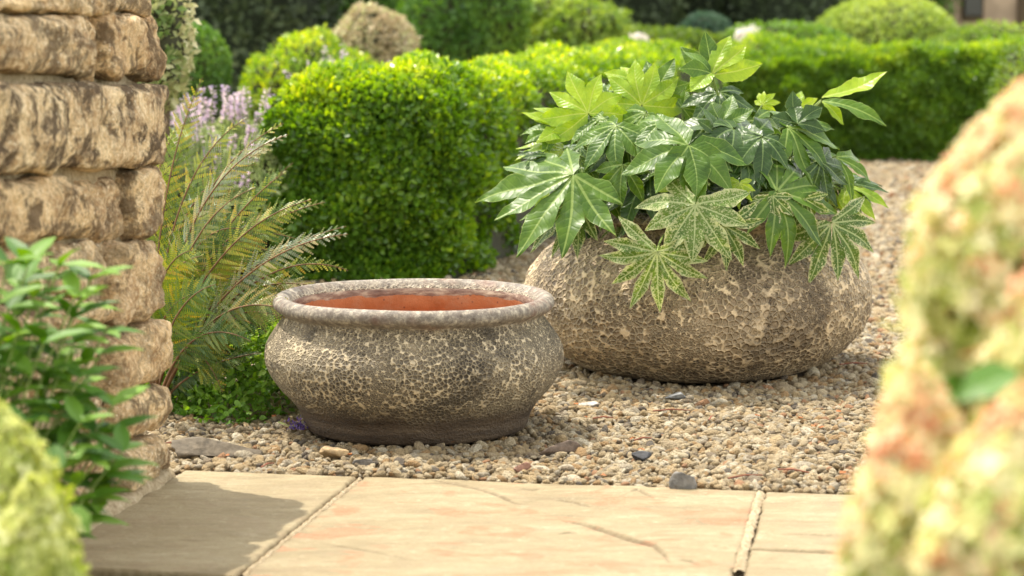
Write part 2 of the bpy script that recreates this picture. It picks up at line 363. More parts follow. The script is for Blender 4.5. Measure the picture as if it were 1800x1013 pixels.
# pebbles: instanced stuff
pc = bpy.data.collections.new('pebble_kinds')
for i in range(10):
    bm = bmesh.new(); bmesh.ops.create_icosphere(bm, subdivisions=2, radius=1)
    cuts = [(Vector((rnd.gauss(0, 1), rnd.gauss(0, 1), rnd.gauss(0, 1))).normalized(), rnd.uniform(.55, .85)) for _ in range(5)]
    e = Vector((rnd.uniform(.85, 1.25), rnd.uniform(.6, .85), rnd.uniform(.42, .62)))
    for vtx in bm.verts:
        p = vtx.co.copy()
        for n_, d_ in cuts:
            k = p.dot(n_)
            if k > d_: p -= n_*(k-d_)*.9
        p *= 1 + .12*noise.noise(p*1.7 + Vector((i*3, 0, 0)))
        vtx.co = Vector((p.x*e.x, p.y*e.y, p.z*e.z))
    me = bpy.data.meshes.new('pebble'); bm.to_mesh(me); bm.free(); me.materials.append(M_PEB)
    for p in me.polygons: p.use_smooth = True
    o = bpy.data.objects.new('pebble', me); pc.objects.link(o)
def in_hedge(x, y):   # footprint of hedges
    return (y > 8.05 and x < -.19 + .25*(y-8.0)-.02 and x > -1.0+.1*(y-8)) or (y > 14.55)
zones = [(gl(0, 0).y-.6, 5.9, .018, 1.12), (5.9, 7.3, .021, 1.3), (7.3, 10, .026, 1.5), (10, 14.8, .034, 1.8)]
PP = []; SC = []
for y0, y1, sp, sc in zones:
    for layer in range(2):
        ys = np.arange(y0, y1, sp); ym = (y0+y1)/2
        for y in ys:
            xl = max(-.245*y - .1, -2.6); xr = .235*y+.15
            xs = np.arange(xl, xr, sp)
            x = xs + rng.uniform(-.6, .6, len(xs))*sp; yy = y + rng.uniform(-.6, .6, len(xs))*sp
            z = rng.uniform(-.012, -.004, len(xs)) + layer*.005
            PP.append(np.stack([x, yy, z], 1)); SC.append(rng.lognormal(0, .30, len(xs))*.0094*sc*(.9 if layer else 1.05))
PP = np.concatenate(PP); SC = np.concatenate(SC)
# stay behind the paving edge
v_ = (PP[:, 0]-JB.x)*ax_f.x + (PP[:, 1]-JB.y)*ax_f.y
edge_wob = .006*np.sin((PP[:, 0])*31) + .004*np.sin(PP[:, 0]*73)
k = v_ > .016 + SC*.8
# leave wall foot, pots, hedges clear
u_ = (PP[:, 0]-JB.x)*ax_r.x + (PP[:, 1]-JB.y)*ax_r.y
k &= ~((v_ < .06) & (u_ < -.42))
k &= np.hypot(PP[:, 0]-P1.x, PP[:, 1]-P1.y) > .245
k &= np.hypot(PP[:, 0]-P2.x, PP[:, 1]-P2.y) > .32
k &= ~((PP[:, 1] > 8.1) & (PP[:, 0] < -.24 + .25*(PP[:, 1]-8.0)))
k &= ~((PP[:, 1] > 14.75))
PP = PP[k]; SC = SC[k]
big = rng.random(len(SC)) < .035; SC[big] *= 1.5
PP[:, 2] += .010*snoise(PP*np.array([1, 1, 0]), 9, 3)*.35
me = bpy.data.meshes.new('gravel'); me.vertices.add(len(PP)); me.vertices.foreach_set('co', PP.astype(np.float32).ravel())
a = me.attributes.new('scl', 'FLOAT', 'POINT'); a.data.foreach_set('value', SC.astype(np.float32))
a = me.attributes.new('rot', 'FLOAT_VECTOR', 'POINT'); R = np.stack([rng.normal(0, .45, len(PP)), rng.normal(0, .45, len(PP)), rng.uniform(0, 6.28, len(PP))], 1)
a.data.foreach_set('vector', R.astype(np.float32).ravel())
a = me.attributes.new('rnd', 'FLOAT', 'POINT'); a.data.foreach_set('value', rng.random(len(PP)).astype(np.float32))
a = me.attributes.new('kid', 'INT', 'POINT'); a.data.foreach_set('value', rng.integers(0, 10, len(PP)).astype(np.int32))
gravel = link('gravel', me, M_PEB); tag(gravel, 'loose honey and grey gravel pebbles spread around both pots', None, None, 'stuff')
gn = bpy.data.node_groups.new('scatter_pebbles', 'GeometryNodeTree')
gn.interface.new_socket('Geometry', in_out='INPUT', socket_type='NodeSocketGeometry'); gn.interface.new_socket('Geometry', in_out='OUTPUT', socket_type='NodeSocketGeometry')
gi = gn.nodes.new('NodeGroupInput'); go = gn.nodes.new('NodeGroupOutput')
ip = gn.nodes.new('GeometryNodeInstanceOnPoints'); ci = gn.nodes.new('GeometryNodeCollectionInfo'); ci.inputs[0].default_value = pc
ci.inputs['Separate Children'].default_value = True; ci.inputs['Reset Children'].default_value = True
def named(n, ty):
    nd = gn.nodes.new('GeometryNodeInputNamedAttribute'); nd.data_type = ty; nd.inputs[0].default_value = n; return nd.outputs[0]
gn.links.new(gi.outputs[0], ip.inputs['Points']); gn.links.new(ci.outputs[0], ip.inputs['Instance'])
ip.inputs['Pick Instance'].default_value = True
gn.links.new(named('kid', 'INT'), ip.inputs['Instance Index'])
er = gn.nodes.new('FunctionNodeEulerToRotation'); gn.links.new(named('rot', 'FLOAT_VECTOR'), er.inputs[0]); gn.links.new(er.outputs[0], ip.inputs['Rotation'])
gn.links.new(named('scl', 'FLOAT'), ip.inputs['Scale']); gn.links.new(ip.outputs[0], go.inputs[0])
md = gravel.modifiers.new('scatter', 'NODES'); md.node_group = gn

# ------------------------------------------------------------------ paving
pav = tag(bpy.data.objects.new('paving', None), 'riven sandstone paving in front of the gravel', None, None, 'structure'); COL.objects.link(pav)
pav.location = gl(0, -.4, 0)
def p2g(px, py):
    p = gnd(px, py); d = Vector((p.x-JB.x, p.y-JB.y, 0)); return (d.dot(ax_r), d.dot(ax_f))
cracks = [([(740, 842), (800, 852), (850, 862), (905, 885), (922, 888)], .0022, 1), ([(985, 916), (1020, 921), (1060, 932), (1108, 949), (1150, 960), (1168, 975), (1178, 992)], .0045, 1),
          ([(1105, 868), (1120, 862), (1135, 870), (1150, 878)], .002, 1), ([(1050, 881), (1085, 876), (1105, 868)], .0018, -1), ([(980, 880), (1010, 884), (1042, 893)], .0018, 1),
          ([(1283, 900), (1300, 896), (1320, 893)], .003, -1), ([(980, 938), (1000, 935), (1012, 937)], .002, 1), ([(1190, 985), (1215, 988), (1232, 995)], .002, 1),
          ([(560, 955), (640, 968), (720, 985)], .0015, 1), ([(1360, 938), (1420, 940), (1500, 943)], .0012, 1), ([(915, 860), (938, 862), (950, 858)], .0015, 1)]
cracks = [([p2g(*p) for p in c_], h_, s_) for c_, h_, s_ in cracks]
def slab(u0, u1, v0, v1, mat, label, skew=(0, 0, 0, 0), dz=0.0):
    # skew : u offset at v0 for left and right edge, v offset at u1 for bottom/top edge
    nu = max(8, int((u1-u0)/.0042)); nv = max(8, int((v1-v0)/.0042))
    A, B = np.meshgrid(np.linspace(0, 1, nu), np.linspace(0, 1, nv), indexing='ij')
    L = u0 + skew[0]*(1-B); Rr = u1 + skew[1]*(1-B)
    U = L + (Rr-L)*A; Vv = v0 + (v1-v0)*B + skew[2]*A*(1-B) + skew[3]*A*B
    Pn = np.stack([U.ravel(), Vv.ravel(), np.zeros(U.size)], 1)
    # wavy edges
    ed = np.minimum(np.minimum(A*(u1-u0), (1-A)*(u1-u0)), np.minimum(B*(v1-v0), (1-B)*(v1-v0))).ravel()
    w = np.clip(1-ed/.03, 0, 1)
    Pn[:, 0] += w*(.0022*snoise(Pn, 60, 1)+.0016*snoise(Pn, 170, 2)); Pn[:, 1] += w*(.0018*snoise(Pn, 55, 4)+.0014*snoise(Pn, 190, 5))
    h = .0012*snoise(Pn*np.array([1, 2.4, 1]), 9, 6+u0) + .0005*snoise(Pn*np.array([1, 3, 1]), 34, 7)
    dirt = np.zeros(len(Pn))
    for cpts, hh, sg in cracks:
        best = np.full(len(Pn), 9.0); side = np.zeros(len(Pn)); along = np.zeros(len(Pn)); tot = len(cpts)-1
        for i in range(tot):
            a_ = np.array(cpts[i]); b_ = np.array(cpts[i+1]); ab = b_-a_; q = Pn[:, :2]-a_
            tt = np.clip((q@ab)/(ab@ab), 0, 1); dv = q - tt[:, None]*ab; dd = np.hypot(dv[:, 0], dv[:, 1])
            m_ = dd < best; best[m_] = dd[m_]; side[m_] = np.sign(ab[0]*dv[m_, 1]-ab[1]*dv[m_, 0]); along[m_] = (i+tt[m_])/tot
        sdist = best*side*sg; fade = np.sin(np.clip(along, 0, 1)*PI)**.5*np.clip(1-best/.10, 0, 1)
        h += 1.5*hh*fade*np.clip(sdist/.003, -1, 1)*.5 - hh*1.2*fade*np.exp(-(best/.0035)**2); dirt = np.maximum(dirt, np.sin(np.clip(along, 0, 1)*PI)**.4*np.exp(-(best/(.0030+.0008*snoise(Pn, 60, 9)))**2)*min(1, hh/.0028))
    h -= .006*np.clip(1-ed/.006, 0, 1)**2
    Z = h + dz
    top = np.array([gl(0, 0)])[0]
    def w3(uv, z): return np.stack([JB.x + ax_r.x*uv[:, 0] + ax_f.x*uv[:, 1], JB.y + ax_r.y*uv[:, 0] + ax_f.y*uv[:, 1], z], 1)
    V = w3(Pn, Z); idx = np.arange(nu*nv).reshape(nu, nv)
    F = np.stack([idx[:-1, :-1], idx[1:, :-1], idx[1:, 1:], idx[:-1, 1:]], -1).reshape(-1, 4)
    loop = np.concatenate([idx[:, 0], idx[-1, 1:], idx[-2::-1, -1], idx[0, -2:0:-1]])
    n0 = len(V); m2 = V[loop].copy(); m2[:, 2] = -.018+dz + .003*snoise(m2, 90, 3); m3 = V[loop].copy(); m3[:, 2] = -.048+dz
    V = np.concatenate([V, m2, m3]); k_ = len(loop); ar = np.arange(k_); nx = (ar+1) % k_
    dirt = np.maximum(dirt, .30*np.clip(1-ed/.010, 0, 1)); dirt = np.concatenate([dirt, np.full(2*k_, .5)]); S1 = np.stack([loop[ar], n0+ar, n0+nx, loop[nx]], 1); S2 = np.stack([n0+ar, n0+k_+ar, n0+k_+nx, n0+nx], 1)
    o = mesh_np('paving_slab', V, np.concatenate([F, S1, S2]), mat, pav, attrs={'dirt': dirt})
    if label: o['label'] = label
    return o
uw, _ = p2g(295, 838)
J2 = p2g(1335, 868); J3 = p2g(1310, 965); FR = p2g(270, 1003)
g1 = .011
slab(uw+.012, -g1/2, FR[1], 0, M_SLAB, 'smooth buff slab beside the stone wall', skew=(0, 0, -.012, .0))
slab(g1/2+.004, J2[0]-g1/2, FR[1]-.10, 0, M_SLABR, 'buff slab with rust red blotches and split layers', skew=(0, .012, 0, .004), dz=.001)
slab(J2[0]+g1/2+.004, J2[0]+1.3, J3[1]+.003, .002, M_SLAB, 'plain buff slab at the right', skew=(.008, 0, 0, 0))
slab(J2[0]+g1/2+.012, J2[0]+1.3, J3[1]-.7, J3[1]-.003, M_SLAB, None, skew=(.01, 0, 0, 0), dz=-.001)
slab(g1/2, J2[0]-g1/2+.01, FR[1]-.75, FR[1]-.112, M_SLAB, None)
# bedding mortar
def box_pts(name, pts_bottom_z, poly, ztop, mat, parent=None, label=None):
    bm = bmesh.new(); n = len(poly)
    a_ = [bm.verts.new((p.x, p.y, ztop)) for p in poly]; b_ = [bm.verts.new((p.x, p.y, pts_bottom_z)) for p in poly]
    bm.faces.new(a_); bm.faces.new(b_[::-1])
    for i in range(n): bm.faces.new((a_[i], b_[i], b_[(i+1) % n], a_[(i+1) % n]))
    bmesh.ops.recalc_face_normals(bm, faces=bm.faces[:]); return bm_obj(name, bm, mat, parent)
mb = box_pts('mortar_bed', -.168, [gl(uw-.02, FR[1]+.03), gl(.02, FR[1]+.03), gl(.02, FR[1]-.7), gl(J2[0]+1.25, FR[1]-.7), gl(J2[0]+1.25, -.012), gl(uw-.02, -.012)], -.014, M_MORTAR, pav)
def joint(path, wdt, name='mortar_joint', zt=-.004):
    n = 90; Vs = []; Fs = []
    for i in range(n):
        f = i/(n-1)*(len(path)-1); k_ = min(int(f), len(path)-2); q = f-k_
        u = path[k_][0]*(1-q)+path[k_+1][0]*q; v = path[k_][1]*(1-q)+path[k_+1][1]*q
        du = path[k_+1][0]-path[k_][0]; dv = path[k_+1][1]-path[k_][1]; L = math.hypot(du, dv); nu_, nv_ = -dv/L, du/L
        for j, s_ in enumerate((-1, -.4, .3, 1)):
            z = zt + (.002 if abs(s_) < .9 else -.004) + rnd.uniform(-.0025, .0025)
            w_ = wdt*(1+rnd.uniform(-.25, .25)); Vs.append(tuple(gl(u+nu_*w_*s_, v+nv_*w_*s_, z)))
    for i in range(n-1):
        for j in range(3): a_ = i*4+j; Fs.append((a_, a_+1, a_+5, a_+4))
    return mesh_np(name, Vs, Fs, M_MORTAR, pav)
joint([(.001, FR[1]+.005), (.001, -.004)], .0062)
joint([(J2[0]+.011, -.66), (J2[0]+.004, J3[1]), (J2[0]+.0, -.003)], .0105, zt=.000)
joint([(J2[0]+.02, J3[1]), (J2[0]+1.2, J3[1])], .005, zt=-.008)

# ------------------------------------------------------------------ stone wall
W0 = gnd(297, 838); wd = ax_f; wn = ax_r
wall = empty('stone_wall', (W0.x, W0.y, 0), 'dry weathered limestone wall of rounded blocks at the left', 'wall')
def onwall(px, py, off=0.0):
    r = ray(px, py); base = W0 + wn*off
    k_ = (base-CAM).dot(wn)/r.dot(wn); p = CAM + r*k_
    return ((p-Vector((W0.x, W0.y, 0))).dot(wd), p.z)     # u along (<=0 near), z
def wpt(u, z, off): return Vector((W0.x, W0.y, 0)) + wd*u + wn*off + Vector((0, 0, z))
def stone(quad, depth=.22, off=0.0, r=.032, seed=0, n=18, amp=.011, px=True):
    q = [onwall(*p) for p in quad] if px else quad     # TL TR BR BL in (u,z)
    gz_, gu_ = .002, .018
    q = [(q[0][0]+gu_, q[0][1]-gz_), (q[1][0]-gu_*.7, q[1][1]-gz_), (q[2][0]-gu_*.7, q[2][1]+gz_), (q[3][0]+gu_, q[3][1]+gz_)]
    off += (.0, .012, -.010, .006, -.006)[seed % 5]; r = .030
    hx = (abs(q[1][0]-q[0][0])+abs(q[2][0]-q[3][0]))/4; hz = (abs(q[0][1]-q[3][1])+abs(q[1][1]-q[2][1]))/4; hy = depth/2
    r = min(r, hx*.8, hz*.8)
    bm = bmesh.new(); bmesh.ops.create_cube(bm, size=2); bmesh.ops.subdivide_edges(bm, edges=bm.edges[:], cuts=n, use_grid_fill=True)
    H = Vector((hx, hz, hy)); sv = Vector((seed*5.3, seed*2.1, 0))
    for v in bm.verts:
        # denser towards edges
        c_ = Vector([math.copysign(1-(1-abs(a))**1.4, a) for a in v.co])
        P = Vector((c_.x*H.x, c_.y*H.y, c_.z*H.z)); Q = Vector([max(-(H[i]-r), min(H[i]-r, P[i])) for i in range(3)])
        d_ = P-Q
        if d_.length > 1e-6: P = Q + d_.normalized()*r
        a, b = P.x/hx*.5+.5, P.y/hz*.5+.5
        u = (q[3][0]*(1-a)+q[2][0]*a)*(1-b) + (q[0][0]*(1-a)+q[1][0]*a)*b
        z = (q[3][1]*(1-a)+q[2][1]*a)*(1-b) + (q[0][1]*(1-a)+q[1][1]*a)*b
        w_ = wpt(u, z, P.z - hy + off)
        n1 = noise.fractal(w_*9+sv, 1.0, 2.0, 3); n2 = noise.fractal(w_*32+sv, 1.0, 2.0, 3)
        dirn = (wn*P.z/hy + wd*P.x/hx*.5 + Vector((0, 0, 1))*P.y/hz*.7)
        v.co = w_ + dirn*(amp*1.5*n1 + amp*.75*n2)
    o = bm_obj('stone', bm, M_STONE, wall, smooth=True); o['lichen'] = {6: 1.0, 3: .75, 8: .85, 7: 1.0, 18: .25, 13: .35, 23: .3}.get(seed, .35+.5*((seed*.37) % 1)); return o
ST = [  # (quad px TL TR BR BL, offset)
 ([(-160,-14),(150,-14),(150,22),(-160,20)], .0), ([(146,-14),(180,-14),(182,30),(140,24)], -.02), ([(178,-12),(272,-12),(274,24),(180,22)], .0),
 ([(-170,30),(162,26),(168,136),(-170,128)], .0), ([(160,26),(188,30),(192,148),(150,142)], -.012), ([(184,26),(286,24),(290,144),(186,144)], .006),
 ([(-40,140),(288,148),(292,294),(-60,312)], .008),([(-260,140),(-45,140),(-62,312),(-280,330)], .0),
 ([(-60,314),(150,310),(190,420),(-60,432)], .0), ([(150,308),(236,306),(238,424),(185,436)], -.006), ([(230,300),(291,292),(293,404),(236,428)], .004),
 ([(100,432),(186,424),(200,520),(90,520)], -.012), ([(184,434),(206,430),(210,545),(196,532)], -.016), ([(204,426),(290,412),(295,550),(206,586)], .004),
 ([(-60,440),(100,432),(92,540),(-80,540)], -.01),
 ([(70,520),(196,518),(222,560),(120,600)], -.006), ([(-80,545),(68,530),(110,610),(-90,640)], .0), ([(100,606),(190,590),(190,690),(70,700)], -.004), ([(188,602),(297,556),(297,664),(190,704)], .008),
 ([(-90,645),(68,622),(66,740),(-90,770)], .0), ([(70,710),(190,694),(212,730),(190,770)], -.004), ([(208,704),(292,670),(294,752),(210,780)], .0),
 ([(60,775),(206,762),(212,840),(60,850)], -.004), ([(210,786),(298,760),(302,826),(212,876)], .006), ([(112,860),(206,850),(208,912),(112,930)], .0), ([(-90,780),(58,760),(56,890),(-90,930)], .0),([(-90,940),(108,880),(108,965),(-90,1060)], .0)]
for i, (q, of) in enumerate(ST): stone(q, off=of, seed=i, r=.024, n=22)
# nearer courses outside the frame (cast the wall's shadow)
for j in range(6):
    z0 = j*.165; 
    for i_ in range(3):
        u1 = -1.0 - i_*.42 - (j % 2)*.08 - .22; u0 = u1-.41
        stone([(u0, z0+.158), (u1, z0+.158), (u1, z0+.005), (u0, z0+.005)], seed=60+j*5+i_, n=8, px=False)
box_pts('mortar_core', 0.0, [wpt(-2.4, 0, -.04), wpt(-.035, 0, -.04), wpt(-.035, 0, -.20), wpt(-2.4, 0, -.20)], .965, M_MORTAR, wall)
# coarse haunch of mortar along the wall foot
n = 120; Vs = []; Fs = []
for i in range(n):
    u = -2.2 + i/(n-1)*2.2
    for j, (o_, z_) in enumerate(((-.07, .032), (-.02, .028), (.006, .016), (.016, .004), (.018, -.01))):
        Vs.append(tuple(wpt(u, z_*(1+.8*noise.noise(Vector((u*9, 3, 0)))) + rnd.uniform(-.005, .005), o_ + .012*noise.noise(Vector((u*14, 0, 0))) + rnd.uniform(-.003, .003))))
for i in range(n-1):
    for j in range(4): a_ = i*5+j; Fs.append((a_, a_+5, a_+6, a_+1))
mesh_np('mortar_haunch', Vs, Fs, M_MORTAR, wall)

# ------------------------------------------------------------------ pots
def lathe_pot(name, base, prof, mat, label, nseg=420, lump=.004, oval=.0, seed=1):
    # prof: list of (r, z, rim, inner)
    pr = np.array(prof, dtype=float)
    # resample with Catmull-Rom
    out = []
    for i in range(len(pr)-1):
        p0 = pr[max(i-1, 0)]; p1 = pr[i]; p2 = pr[i+1]; p3 = pr[min(i+2, len(pr)-1)]
        st = max(2, int(np.hypot(*(p2-p1)[:2])/.005))
        for k_ in range(st):
            s_ = k_/st; q = .5*((2*p1)+(-p0+p2)*s_+(2*p0-5*p1+4*p2-p3)*s_**2+(-p0+3*p1-3*p2+p3)*s_**3)
            q[2:] = p1[2:]*(1-s_)+p2[2:]*s_; out.append(q)
    out.append(pr[-1]); out = np.array(out); m = len(out)
    th = np.linspace(0, 2*PI, nseg, endpoint=False)
    R_, T_ = out[:, 0][:, None], th[None, :]
    X = R_*np.cos(T_)*(1+oval); Y = R_*np.sin(T_)*(1-oval); Z = np.repeat(out[:, 1][:, None], nseg, 1)
    P = np.stack([X.ravel(), Y.ravel(), Z.ravel()], 1)
    d = lump*snoise(P, 7, seed)+lump*.35*snoise(P, 22, seed+1)+lump*.16*snoise(P, 70, seed+2)
    rr = np.maximum(np.hypot(P[:, 0], P[:, 1]), 1e-4); zf = np.clip(P[:, 2]/.03, 0, 1); g_ = np.clip(rr/.1, 0, 1)
    P[:, 0] += P[:, 0]/rr*d*g_; P[:, 1] += P[:, 1]/rr*d*g_; P[:, 2] += zf*g_*lump*.7*snoise(P*np.array([1, 1, 0]), 8, seed+3)
    idx = np.arange(m*nseg).reshape(m, nseg); nx = np.roll(idx, -1, 1)
    F = np.stack([idx[:-1], nx[:-1], nx[1:], idx[1:]], -1).reshape(-1, 4)
    o = mesh_np(name, P, F, mat, None, attrs={'rim': np.repeat(np.clip(out[:, 2], 0, 1), nseg), 'inner': np.repeat(out[:, 3], nseg)})
    o.location = base; tag(o, label, 'plant pot'); return o
prof1 = [(.0, .0, 0, 0), (.20, .0, 0, 0), (.248, .003, 0, 0), (.262, .018, 0, 0), (.272, .045, 0, 0), (.291, .072, 0, 0), (.318, .098, 0, 0), (.340, .130, 0, 0), (.350, .162, 0, 0), (.346, .195, 0, 0),
         (.328, .225, 0, 0), (.312, .246, 0, 0), (.305, .257, .2, 0), (.308, .263, .8, 0), (.316, .268, 1, 0), (.327, .276, 1, 0), (.330, .286, 1, 0), (.325, .297, 1, 0), (.313, .303, 1, 0), (.300, .299, 1, 0), (.290, .289, .8, 0),
         (.283, .275, .0, 1), (.288, .24, 0, 1), (.312, .20, 0, 1), (.322, .155, 0, 1), (.31, .11, 0, 1), (.27, .06, 0, 1), (.20, .035, 0, 1), (.0, .03, 0, 1)]
prof1 = [(r*.987, z*1.035, a, b) for r, z, a, b in prof1]
pot1 = lathe_pot('stone_glazed_pot', P1, prof1, M_POT1, 'empty squat grey crackle glazed pot with terracotta inside, beside the fern', oval=.004, seed=2, lump=.0035)
prof2 = [(.0, .0, 0, 0), (.27, .0, 0, 0), (.325, .006, 0, 0), (.375, .035, 0, 0), (.425, .075, 0, 0), (.460, .125, 0, 0), (.474, .18, 0, 0), (.470, .235, 0, 0), (.440, .288, 0, 0), (.392, .330, 0, 0),
         (.352, .352, 0, 0), (.336, .366, .3, 0), (.338, .380, .5, 0), (.358, .389, .5, 0), (.368, .405, .5, 0), (.350, .421, .5, 0), (.330, .424, .5, 0), (.312, .414, .5, 0), (.306, .395, 0, 1), (.31, .36, 0, 1), (.36, .32, 0, 1), (.40, .26, 0, 1), (.41, .20, 0, 1), (.38, .12, 0, 1), (.25, .04, 0, 1), (0, .03, 0, 1)]
prof2 = [(r*.99, z*1.03, a, b) for r, z, a, b in prof2]
pot2 = lathe_pot('stone_glazed_pot', P2, prof2, M_POT2, 'large round sand coloured crackle glazed pot planted with the fatsia', nseg=520, oval=.003, seed=9, lump=.007)
# compost in the pot
bm = bmesh.new(); bmesh.ops.create_grid(bm, x_segments=40, y_segments=40, size=.335)
for v in list(bm.verts):
    rr = v.co.xy.length
    if rr > .335: bm.verts.remove(v)
for v in bm.verts: v.co.z = .02*noise.fractal(v.co*20, 1, 2, 3) + .355
cp = bm_obj('compost', bm, M_SOIL, None, True); cp.location = P2; tag(cp, 'dark compost filling the planted pot', None, None, 'stuff')

# ------------------------------------------------------------------ fatsia
fat = empty('fatsia_plant', (P2.x, P2.y, .36), 'glossy fatsia with big hand shaped leaves spilling over the pot', 'plant')
CENTER = Vector((P2.x, P2.y, .38))
def fatsia_leaf(J, T, N, mat, n=9, spread=125, W_=.145, droop=.18, fold=.30, seed=0, lenpow=.45, stalk=True, base=None, deep=.62, curl=.05):
    r_ = random.Random(seed+100)
    A = T-J; size = A.length; A.normalize(); N = (N - A*N.dot(A)).normalized(); X = A.cross(N)
    angs = [math.radians(-spread + 2*spread*i/(n-1)) + math.radians(r_.uniform(-3, 3)) for i in range(n)] if n > 1 else [0.0]
    V = []; F = []; sa = []; da = []; va = []
    ds = .032; nc = 5; droop *= 1.35; cv = .55 if n > 3 else 1.0
    tilt = r_.uniform(-.08, .08)
    for i, a in enumerate(angs):
        L = (1 - lenpow*(abs(a)/math.radians(max(spread, 90)))**1.4)*r_.uniform(.88, 1.08)
        a += 0; hl = (a-angs[i-1])/2 if i > 0 else math.radians(45); hr = (angs[i+1]-a)/2 if i < n-1 else math.radians(45)
        Wl = W_*(.55+.45*L)*r_.uniform(.92, 1.1)
        ss = list(np.arange(0, L-.02, ds)) + [L]
        dr = droop*r_.uniform(.6, 1.5); sway = r_.uniform(-.35, .35); ph = r_.uniform(0, 6)
        for k_, s in enumerate(ss):
            t_ = s/L
            if t_ < .56: w = Wl*(deep+(1-deep)*min(1, max(0, (t_-.3)/.32)))
            else: w = Wl*max(0, 1-((t_-.56)/.44)**1.25)**.95
            if t_ > .35: w *= 1 + .045*((k_*.5) % 1.5 - .5)
            if n == 1 or n < 3: w = min(w, Wl*math.sin(min(1, t_/.5)*PI/2)+.004)
            for c_ in range(-nc, nc+1):
                f = c_/nc; h_ = hl if f < 0 else hr
                ww = min(w, s*math.tan(min(h_, 1.2)))
                y = s; x = f*ww
                z_f = fold*abs(x)*(1-.4*t_)
                # sway of the lobe in plane
                xx = x + sway*max(0, s-.35)**2
                rr = math.hypot(xx, y)
                gx = xx*math.cos(a)+y*math.sin(a); gy = -xx*math.sin(a)+y*math.cos(a)
                gz = z_f - dr*max(0, rr-.15)**1.6*1.2 + .018*math.sin(s*17+ph)*abs(f)**2*min(1, s*2) + curl*.25*math.sin(ph+rr*5)*rr
                side = math.sin(a)
                gz += -abs(side)*.26*rr**1.3 + .030*math.sin(7*gx+ph*.3+seed)*math.cos(6*gy+seed*1.3) + .004*math.sin(s*42+abs(x)*30)*abs(f)
                V.append(tuple(J + (X*gx + A*gy + N*gz)*size)); sa.append(s); da.append(abs(x)); va.append(abs(f) if w < s*math.tan(min(h_, 1.2))*1.02 else 0)
        m = 2*nc+1; b0 = len(V)-len(ss)*m
        for k_ in range(len(ss)-1):
            for c_ in range(m-1):
                p = b0+k_*m+c_; F.append((p, p+1, p+m+1, p+m))
    lf = mesh_np('leaf', V, F, MF[mat], fat, attrs={'s': sa, 'd': da, 'v': va})
    bm = bmesh.new(); bm.from_mesh(lf.data); bmesh.ops.remove_doubles(bm, verts=bm.verts[:], dist=.0006); bm.to_mesh(lf.data); bm.free()
    if mat in 'vw': lf['label'] = 'pale mottled leaf'
    if mat == 'y': lf['label'] = 'yellow green leaf'
    if stalk:
        B = base or (CENTER + Vector((r_.uniform(-.13, .13), r_.uniform(-.12, .12), 0)))
        mid = (J+B)/2 + Vector((0, 0, .05)) + (J-B).cross(Vector((0, 0, 1)))*r_.uniform(-.1, .1) - N*.03
        tb = tube('stalk', bez(B, mid, J, 9), [.0055-.003*q/8 for q in range(9)], M_STALK, lf, 6)
        tb.matrix_parent_inverse = lf.matrix_world.inverted()
    return lf
CY = P2.y
UPC = Vector((-.1, -.75, .7))
